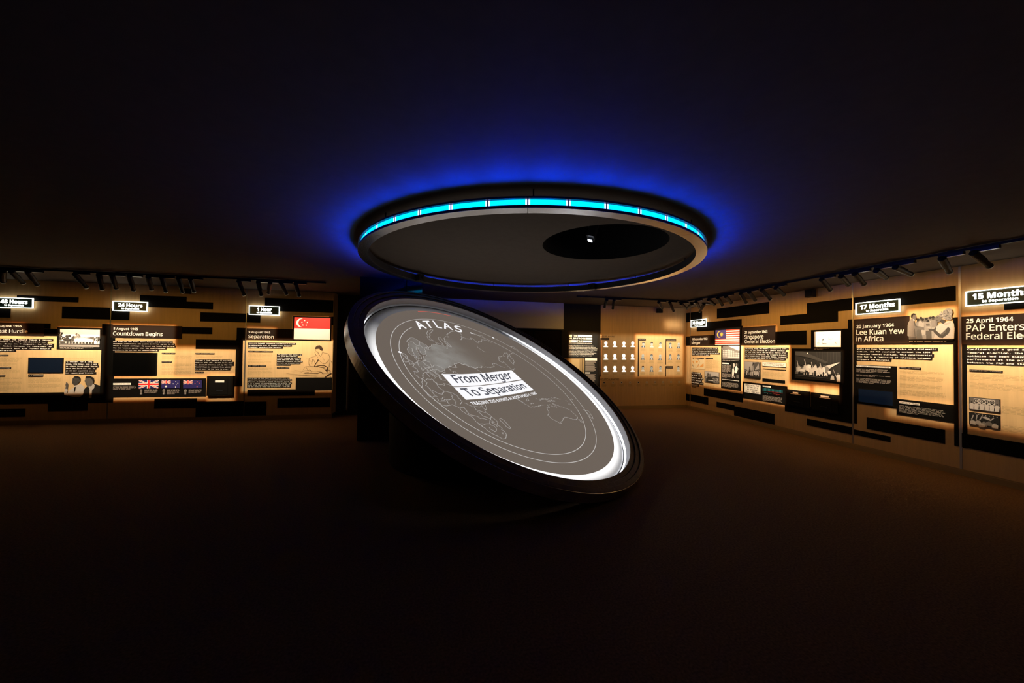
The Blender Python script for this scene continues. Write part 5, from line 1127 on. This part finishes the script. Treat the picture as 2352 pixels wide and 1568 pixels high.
# ------------------------------------------------------------------ the ceiling ring
ring = empty('ceiling_ring', (RC.x, RC.y, 2.586), 'large hanging ring with glowing blue light band below the ceiling', 'ceiling light')
PR = pol(RC); ZB = 2.586
mb = MB(); mb.lathe(PR, [(1.893, ZB + .002), (1.994, ZB + .002), (1.994, ZB + .022), (1.972, ZB + .025), (1.972, ZB + .069), (1.994, ZB + .071), (1.994, ZB + .086), (1.893, ZB + .086)], 0, 2 * math.pi, 252, closed=True)
obj('hoop', mb, 'hoop', ring)
for k in range(8):
    mb = MB(); a = math.radians(-104.4 + 45 * k); g = .0012
    mb.lathe(PR, [(1.892, ZB - .001), (1.995, ZB - .001), (1.995, ZB + .0018), (1.892, ZB + .0018)], a + g, a + math.pi / 4 - g, 32, closed=True); obj('bottom_plate', mb, 'brushed', ring)
for k in range(42):
    a = math.radians(-104.4 + 360 / 42 * k); b = math.radians(360 / 42); g = .0022
    mb = MB(); e = b * .045
    prof = [(1.9735, ZB + .0255), (1.9735, ZB + .0685)]
    for (x, y, n, mi) in ((a + g, a + g + e, 1, 1), (a + g + e, a + b - g - e, 6, 0), (a + b - g - e, a + b - g, 1, 1)):
        st = len(mb.f); mb.lathe(PR, prof, x, y, n)
        for i in range(st, len(mb.f)): mb.mi[i] = mi
    obj('light_segment', mb, ['cyan', 'cyan_hot'], ring)
    # area lamp added at each segment to shape its blue glow on the ceiling
    ld = bpy.data.lights.new('ring_glow_lamp', 'AREA'); ld.shape = 'RECTANGLE'; ld.size = .297; ld.size_y = .014
    ld.energy = BLUE_WASH; ld.color = (0.0, .028, 1.0); ld.spread = math.radians(56)
    lo = bpy.data.objects.new('ring_glow_lamp', ld); COL.objects.link(lo); lo.parent = ring
    am = a + b / 2; el = math.radians(22)
    lo.location = (1.982 * math.cos(am), 1.982 * math.sin(am), .052)
    lo.rotation_euler = Vector((math.cos(am) * math.cos(el), math.sin(am) * math.cos(el), math.sin(el))).to_track_quat('-Z', 'Y').to_euler()
for deg in (-143.6, -103.2, -56.8, -13.3, 18.7, 55.0, 94.5, 134.4, 175):
    a = math.radians(deg); x, y = RC.x + 1.955 * math.cos(a), RC.y + 1.955 * math.sin(a)
    mb = MB(); mb.lathe(pol(Vector((x, y, 0))), [(.006, ZB + .086), (.006, HC)], 0, 2 * math.pi, 10); mb.lathe(pol(Vector((x, y, 0))), [(.014, ZB + .086), (.014, ZB + .093), (.001, ZB + .093)], 0, 2 * math.pi, 10)
    obj('hanging_rod', mb, 'cable', ring)
for deg, lab in ((139.1, 'small black sensor box on the ring inner face above the table high end'), (40.7, 'small black sensor box on the ring inner face near the Key Players wall')):
    a = math.radians(deg); u = Vector((math.cos(a), math.sin(a), 0)); v = Vector((-u.y, u.x, 0)); c = RC + u * 1.85
    fr = lambda x, y, z: tuple(c + u * x + v * y + Vector((0, 0, z)))
    t = empty('sensor_box', (c.x, c.y, ZB - .01), lab, 'sensor', 'ring sensor boxes')
    mb = MB(); mb.box(fr, -.045, .042, -.055, .055, ZB - .012, ZB + .085); obj('case', mb, 'spot', t)
    mb = MB(); mb.lathe(lambda r, g, h: fr(-h, r * math.cos(g), ZB + .035 + r * math.sin(g)), [(.018, .0455), (.018, .053), (.001, .055)], 0, 2 * math.pi, 14); obj('lens', mb, 'dark_glass', t)

# projector in the round recess
t = empty('projector', (1.80, 4.02, 2.80), 'black projector with bright lens hanging in the round ceiling recess', 'projector')
ax = Vector((-.25, .12, -.96)).normalized(); ay = ax.cross(Vector((0, 0, 1))).normalized(); az = ay.cross(ax); c = Vector((1.74, 3.985, 2.868))
fr = lambda x, y, z: tuple(c + ax * x + ay * y + az * z)
mb = MB(); mb.box(fr, -.26, -.02, -.10, .10, -.045, .045); obj('body', mb, 'projector', t)
mb = MB(); mb.lathe(lambda r, g, h: fr(h, r * math.cos(g), r * math.sin(g)), [(.036, -.02), (.036, .012), (.030, .012)], 0, 2 * math.pi, 18); obj('lens_barrel', mb, 'projector', t)
mb = MB(); mb.box(fr, .008, .010, -.045, .045, -.026, .026); obj('lens', mb, 'proj_lens', t)
mb = MB(); b0 = Vector(fr(-.14, 0, .045)); mb.lathe(pol(b0), [(.014, b0.z), (.014, HC + .75)], 0, 2 * math.pi, 12); obj('mounting_pole', mb, 'alu', t)

# ------------------------------------------------------------------ the tilted atlas table
TR = 2.1455
table = empty('atlas_table', (TC.x, TC.y, 0), 'huge tilted round table showing an illuminated world map titled From Merger To Separation', 'table')
def TT(r, a, off): return tuple(TC + TA * (r * math.cos(a)) + TB * (r * math.sin(a)) - TN * off)
def TP(u, v, off): return tuple(TC + TA * u + TB * v - TN * off)
def lathe_part(name, prof, m_, n=240, closed=False, parent=table, dim=None, smooth=True):
    mb = MB(); mb.lathe(TT, prof, 0, 2 * math.pi, n, closed)
    return obj(name, mb, m_, parent, smooth=smooth, dim=dim)
lathe_part('side_band', [(2.130, .024), (2.1435, .024), (2.1438, .0112), (TR + .001, .0125), (TR + .001, .139), (TR - .006, .1405), (2.09, .1405)], 'band', smooth=False)
lathe_part('rim_core', [(2.142, .0140), (2.088, .0032), (2.087, .0200), (2.027, .0200), (2.026, .0373), (1.966, .0373), (1.966, .20), (2.09, .20), (2.118, .139), (2.142, .13)], 'rim_core', closed=True, smooth=False)
def rim_tiles(r0, r1, top, n, phase, slope=0.0):
    proto = None
    half = math.pi / n
    gap = .0010 / ((r0 + r1) / 2)
    for k in range(n):
        if proto is None:
            mb = MB(); mb.lathe(TT, [(r1, top), (r1 + .003, top - .003), (r0 - .004, top - .003 + slope), (r0, top + slope + .001), (r0, top + .0155 + slope), (r1, top + .0135)], -half + gap, half - gap, 4, closed=True)
            o = obj('rim_tile', mb, 'tile', table)
            o.data.transform(Matrix.Translation(-(TC - world_loc(table)))); proto = o
        else:
            o = proto.copy(); COL.objects.link(o)
        o.location = TC - world_loc(table); o.rotation_mode = 'QUATERNION'
        o.rotation_quaternion = Quaternion(TN, -(2 * half * k + phase))
rim_tiles(2.143, 2.090, .0010, 60, 0, .010)
rim_tiles(2.085, 2.029, .0180, 84, .02)
rim_tiles(2.024, 1.964, .0355, 108, .04)
lathe_part('trough_wall', [(1.9625, .040), (1.9625, .134)], 'inner_wall')

def ramp_(x, a, b): t = min(1, max(0, (x - a) / (b - a))); return t * t * (3 - 2 * t)
def angle_level(p):
    q = p - TC; a = math.degrees(math.atan2(q.dot(TB), q.dot(TA)))
    if a < -90: a += 360                     # -90 .. 270
    lo = .008 + .992 * ramp_(a, -52, -8)       # left side fades over the top
    hi = .008 + .992 * (1 - ramp_(a, 186, 224))
    return min(lo, hi)
def edge_level(p):
    q = p - TC; r = math.hypot(q.dot(TA), q.dot(TB))
    return max(.075, angle_level(p)) * (1 - .90 * ramp_(r, 1.805, 1.93))  # margin's glow and its darkening toward the rim painted into the emission
lathe_part('light_strip', [(1.9605, .134), (1.957, .137), (1.950, .162)], 'table_led', 360, dim=angle_level)
lathe_part('trough_floor', [(1.950, .162), (1.950, .195), (1.90, .195)], 'trough')
lathe_part('screen_edge', [(1.791, .1500), (1.81, .1500), (1.83, .1502), (1.85, .1506), (1.87, .1514), (1.89, .1526), (1.905, .1540), (1.918, .1560), (1.930, .1590), (1.941, .1640), (1.947, .172), (1.948, .19)], 'acrylic', 360, dim=edge_level)
mb = MB(); n_ = 240
mb.lathe(TT, [(1.7915, .1500), (.9, .1500), (.001, .1500)], 0, 2 * math.pi, n_); obj('screen', mb, 'map', table)
mb = MB(); mb.lathe(TT, [(2.10, .1402), (1.6, .205), (.001, .205)], 0, 2 * math.pi, 120); obj('underside', mb, 'plinth', table)
# plinth below the dish, standing on the floor
mb = MB(); c0 = TC - TN * .205; pl_c = Vector((.52, 5.44)); n_ = 72
top, bot = [], []
for i in range(n_):
    a = 2 * math.pi * i / n_; x, y = pl_c.x + 1.18 * math.cos(a), pl_c.y + 1.18 * math.sin(a)
    z = c0.z - ((x - c0.x) * TN.x + (y - c0.y) * TN.y) / TN.z - .002
    top.append((x, y, z)); bot.append((x, y, 0.0))
for i in range(n_):
    j = (i + 1) % n_; mb.face([bot[i], bot[j], top[j], top[i]])
mb.face(top); mb.face(bot[::-1]); obj('plinth', mb, 'plinth', table)
# foot under the low edge
mb = MB(); low = TC + TB * 1.75 - TN * .205; u = Vector((TB.x, TB.y, 0)).normalized(); v = Vector((-u.y, u.x, 0))
fr = lambda x, y, z: tuple(Vector((low.x, low.y, 0)) + u * x + v * y + Vector((0, 0, z)))
mb.box(fr, -.35, .10, -.7, .7, 0, low.z - .07); obj('foot', mb, 'plinth', table)

# the projected map
def ribbon(mb, pts, wd, off, closed=False):
    n = len(pts); P = [Vector(p) for p in pts]
    L, Rr = [], []
    for i in range(n):
        a = P[i - 1] if (i > 0 or closed) else P[i]; b = P[(i + 1) % n] if (i < n - 1 or closed) else P[i]
        d = (b - a); d = d.normalized() if d.length > 1e-9 else Vector((1, 0)); nn = Vector((-d.y, d.x)) * wd / 2
        L.append(P[i] + nn); Rr.append(P[i] - nn)
    for i in range(n if closed else n - 1):
        j = (i + 1) % n; mb.face([TP(L[i].x, L[i].y, off), TP(L[j].x, L[j].y, off), TP(Rr[j].x, Rr[j].y, off), TP(Rr[i].x, Rr[i].y, off)])
def roughen(pts, rr, amp=.010):
    out = [pts[0]]
    for a, b in zip(pts[:-1], pts[1:]):
        L = math.hypot(b[0] - a[0], b[1] - a[1]); k = max(1, min(8, int(L / .02)))
        for i in range(1, k + 1):
            t = i / k; q = (a[0] + (b[0] - a[0]) * t, a[1] + (b[1] - a[1]) * t)
            out.append((q[0] + rr.uniform(-amp, amp), q[1] + rr.uniform(-amp, amp)) if i < k else b)
    return out
for n_f, f in enumerate(MAP_FILLS):
    mb = MB(); mb.face([TP(u, v, .1494 - .0001 * n_f) for u, v in f]); obj('map_land', mb, 'map_land', table)
rr = random.Random(4)
for ln in MAP_LINES:
    mb = MB(); ribbon(mb, roughen(ln, rr, .012), .0072, .1484); obj('map_coastline', mb, 'map_line', table)
def circ_pts(cx, cy, r, a0, a1, n): return [(cx + r * math.cos(a0 + (a1 - a0) * i / n), cy + r * math.sin(a0 + (a1 - a0) * i / n)) for i in range(n + 1)]
def ell_pts(cx, cy, rx, ry, t, a0, a1, n):
    c, s_ = math.cos(t), math.sin(t); out = []
    for i in range(n + 1):
        a = a0 + (a1 - a0) * i / n; x, y = rx * math.cos(a), ry * math.sin(a); out.append((cx + c * x - s_ * y, cy + s_ * x + c * y))
    return out
mb = MB(); ribbon(mb, ell_pts(.1488, .0393, 1.4872, 1.5459, .0774, 0, 2 * math.pi, 180), .0080, .1486); obj('map_circle', mb, 'map_ring', table)
mb = MB(); ribbon(mb, ell_pts(.2064, .0534, 1.334, 1.3944, .184, math.radians(-75.3), math.radians(230.4), 150), .0080, .1486); obj('map_circle', mb, 'map_ring', table)
mb = MB(); ribbon(mb, circ_pts(0, 0, 1.755, math.radians(-103.5), math.radians(-80), 30), .012, .1486); obj('red_arc', mb, 'map_red', table)
for (u, v) in MAP_DOTS:
    mb = MB(); mb.face([TP(u + .022 * math.cos(6.2832 * k / 14), v + .022 * math.sin(6.2832 * k / 14), .1480) for k in range(14)]); obj('map_dot', mb, 'map_white', table)
for b in BANNERS:
    mb = MB(); mb.face([TP(u, v, .1478) for u, v in b]); obj('title_banner', mb, 'map_white', table)
def quad_text(s, quad, bow, off, m_, bold, heavy=0):
    TL, TR_, BL, BR = (Vector(q) for q in quad); V, F, w = text_shape(s, 'bold' if bold else 'sans'); mb = MB(); P = []
    down = ((BL + BR) - (TL + TR_)).normalized()
    for x, y in V:
        t = x / w; p = BL.lerp(BR, t).lerp(TL.lerp(TR_, t), y) + down * bow * 4 * t * (1 - t); P.append(TP(p.x, p.y, off))
    mb.add(P, F)
    if heavy:
        for i in range(8):
            q = Vector((math.cos(math.pi * i / 4 + .2), math.sin(math.pi * i / 4 + .2))) * heavy
            mb.add([tuple(Vector(c_) + TA * q.x + TB * q.y + TN * .00008 * i) for c_ in P], F)
    return obj('lettering', mb, m_, table)
for i, (s, q, _b) in enumerate(BANNER_TEXT): quad_text(s, q, .020, .1470, 'map_white' if i == 2 else 'map_dark', i == 2, 0 if i == 2 else .0040)
for ch, q in ATLAS: quad_text(ch, q, 0, .1470, 'map_white', 0, .0055)

# dark glossy column behind the high end of the table
t = empty('display_column', (-.78, 6.75, 0), 'tall black glossy column behind the raised end of the round table', 'column')
mb = MB(); mb.box(XYZ, -1.297, -.585, 6.42, 7.10, 0, HC - .002); mb.box(XYZ, -.54, -.287, 6.42, 7.10, 0, HC - .002); obj('cladding', mb, 'gloss', t)
mb = MB(); mb.box(XYZ, -.585, -.54, 6.44, 7.08, 0, HC - .004); obj('joint', mb, 'plinth', t)
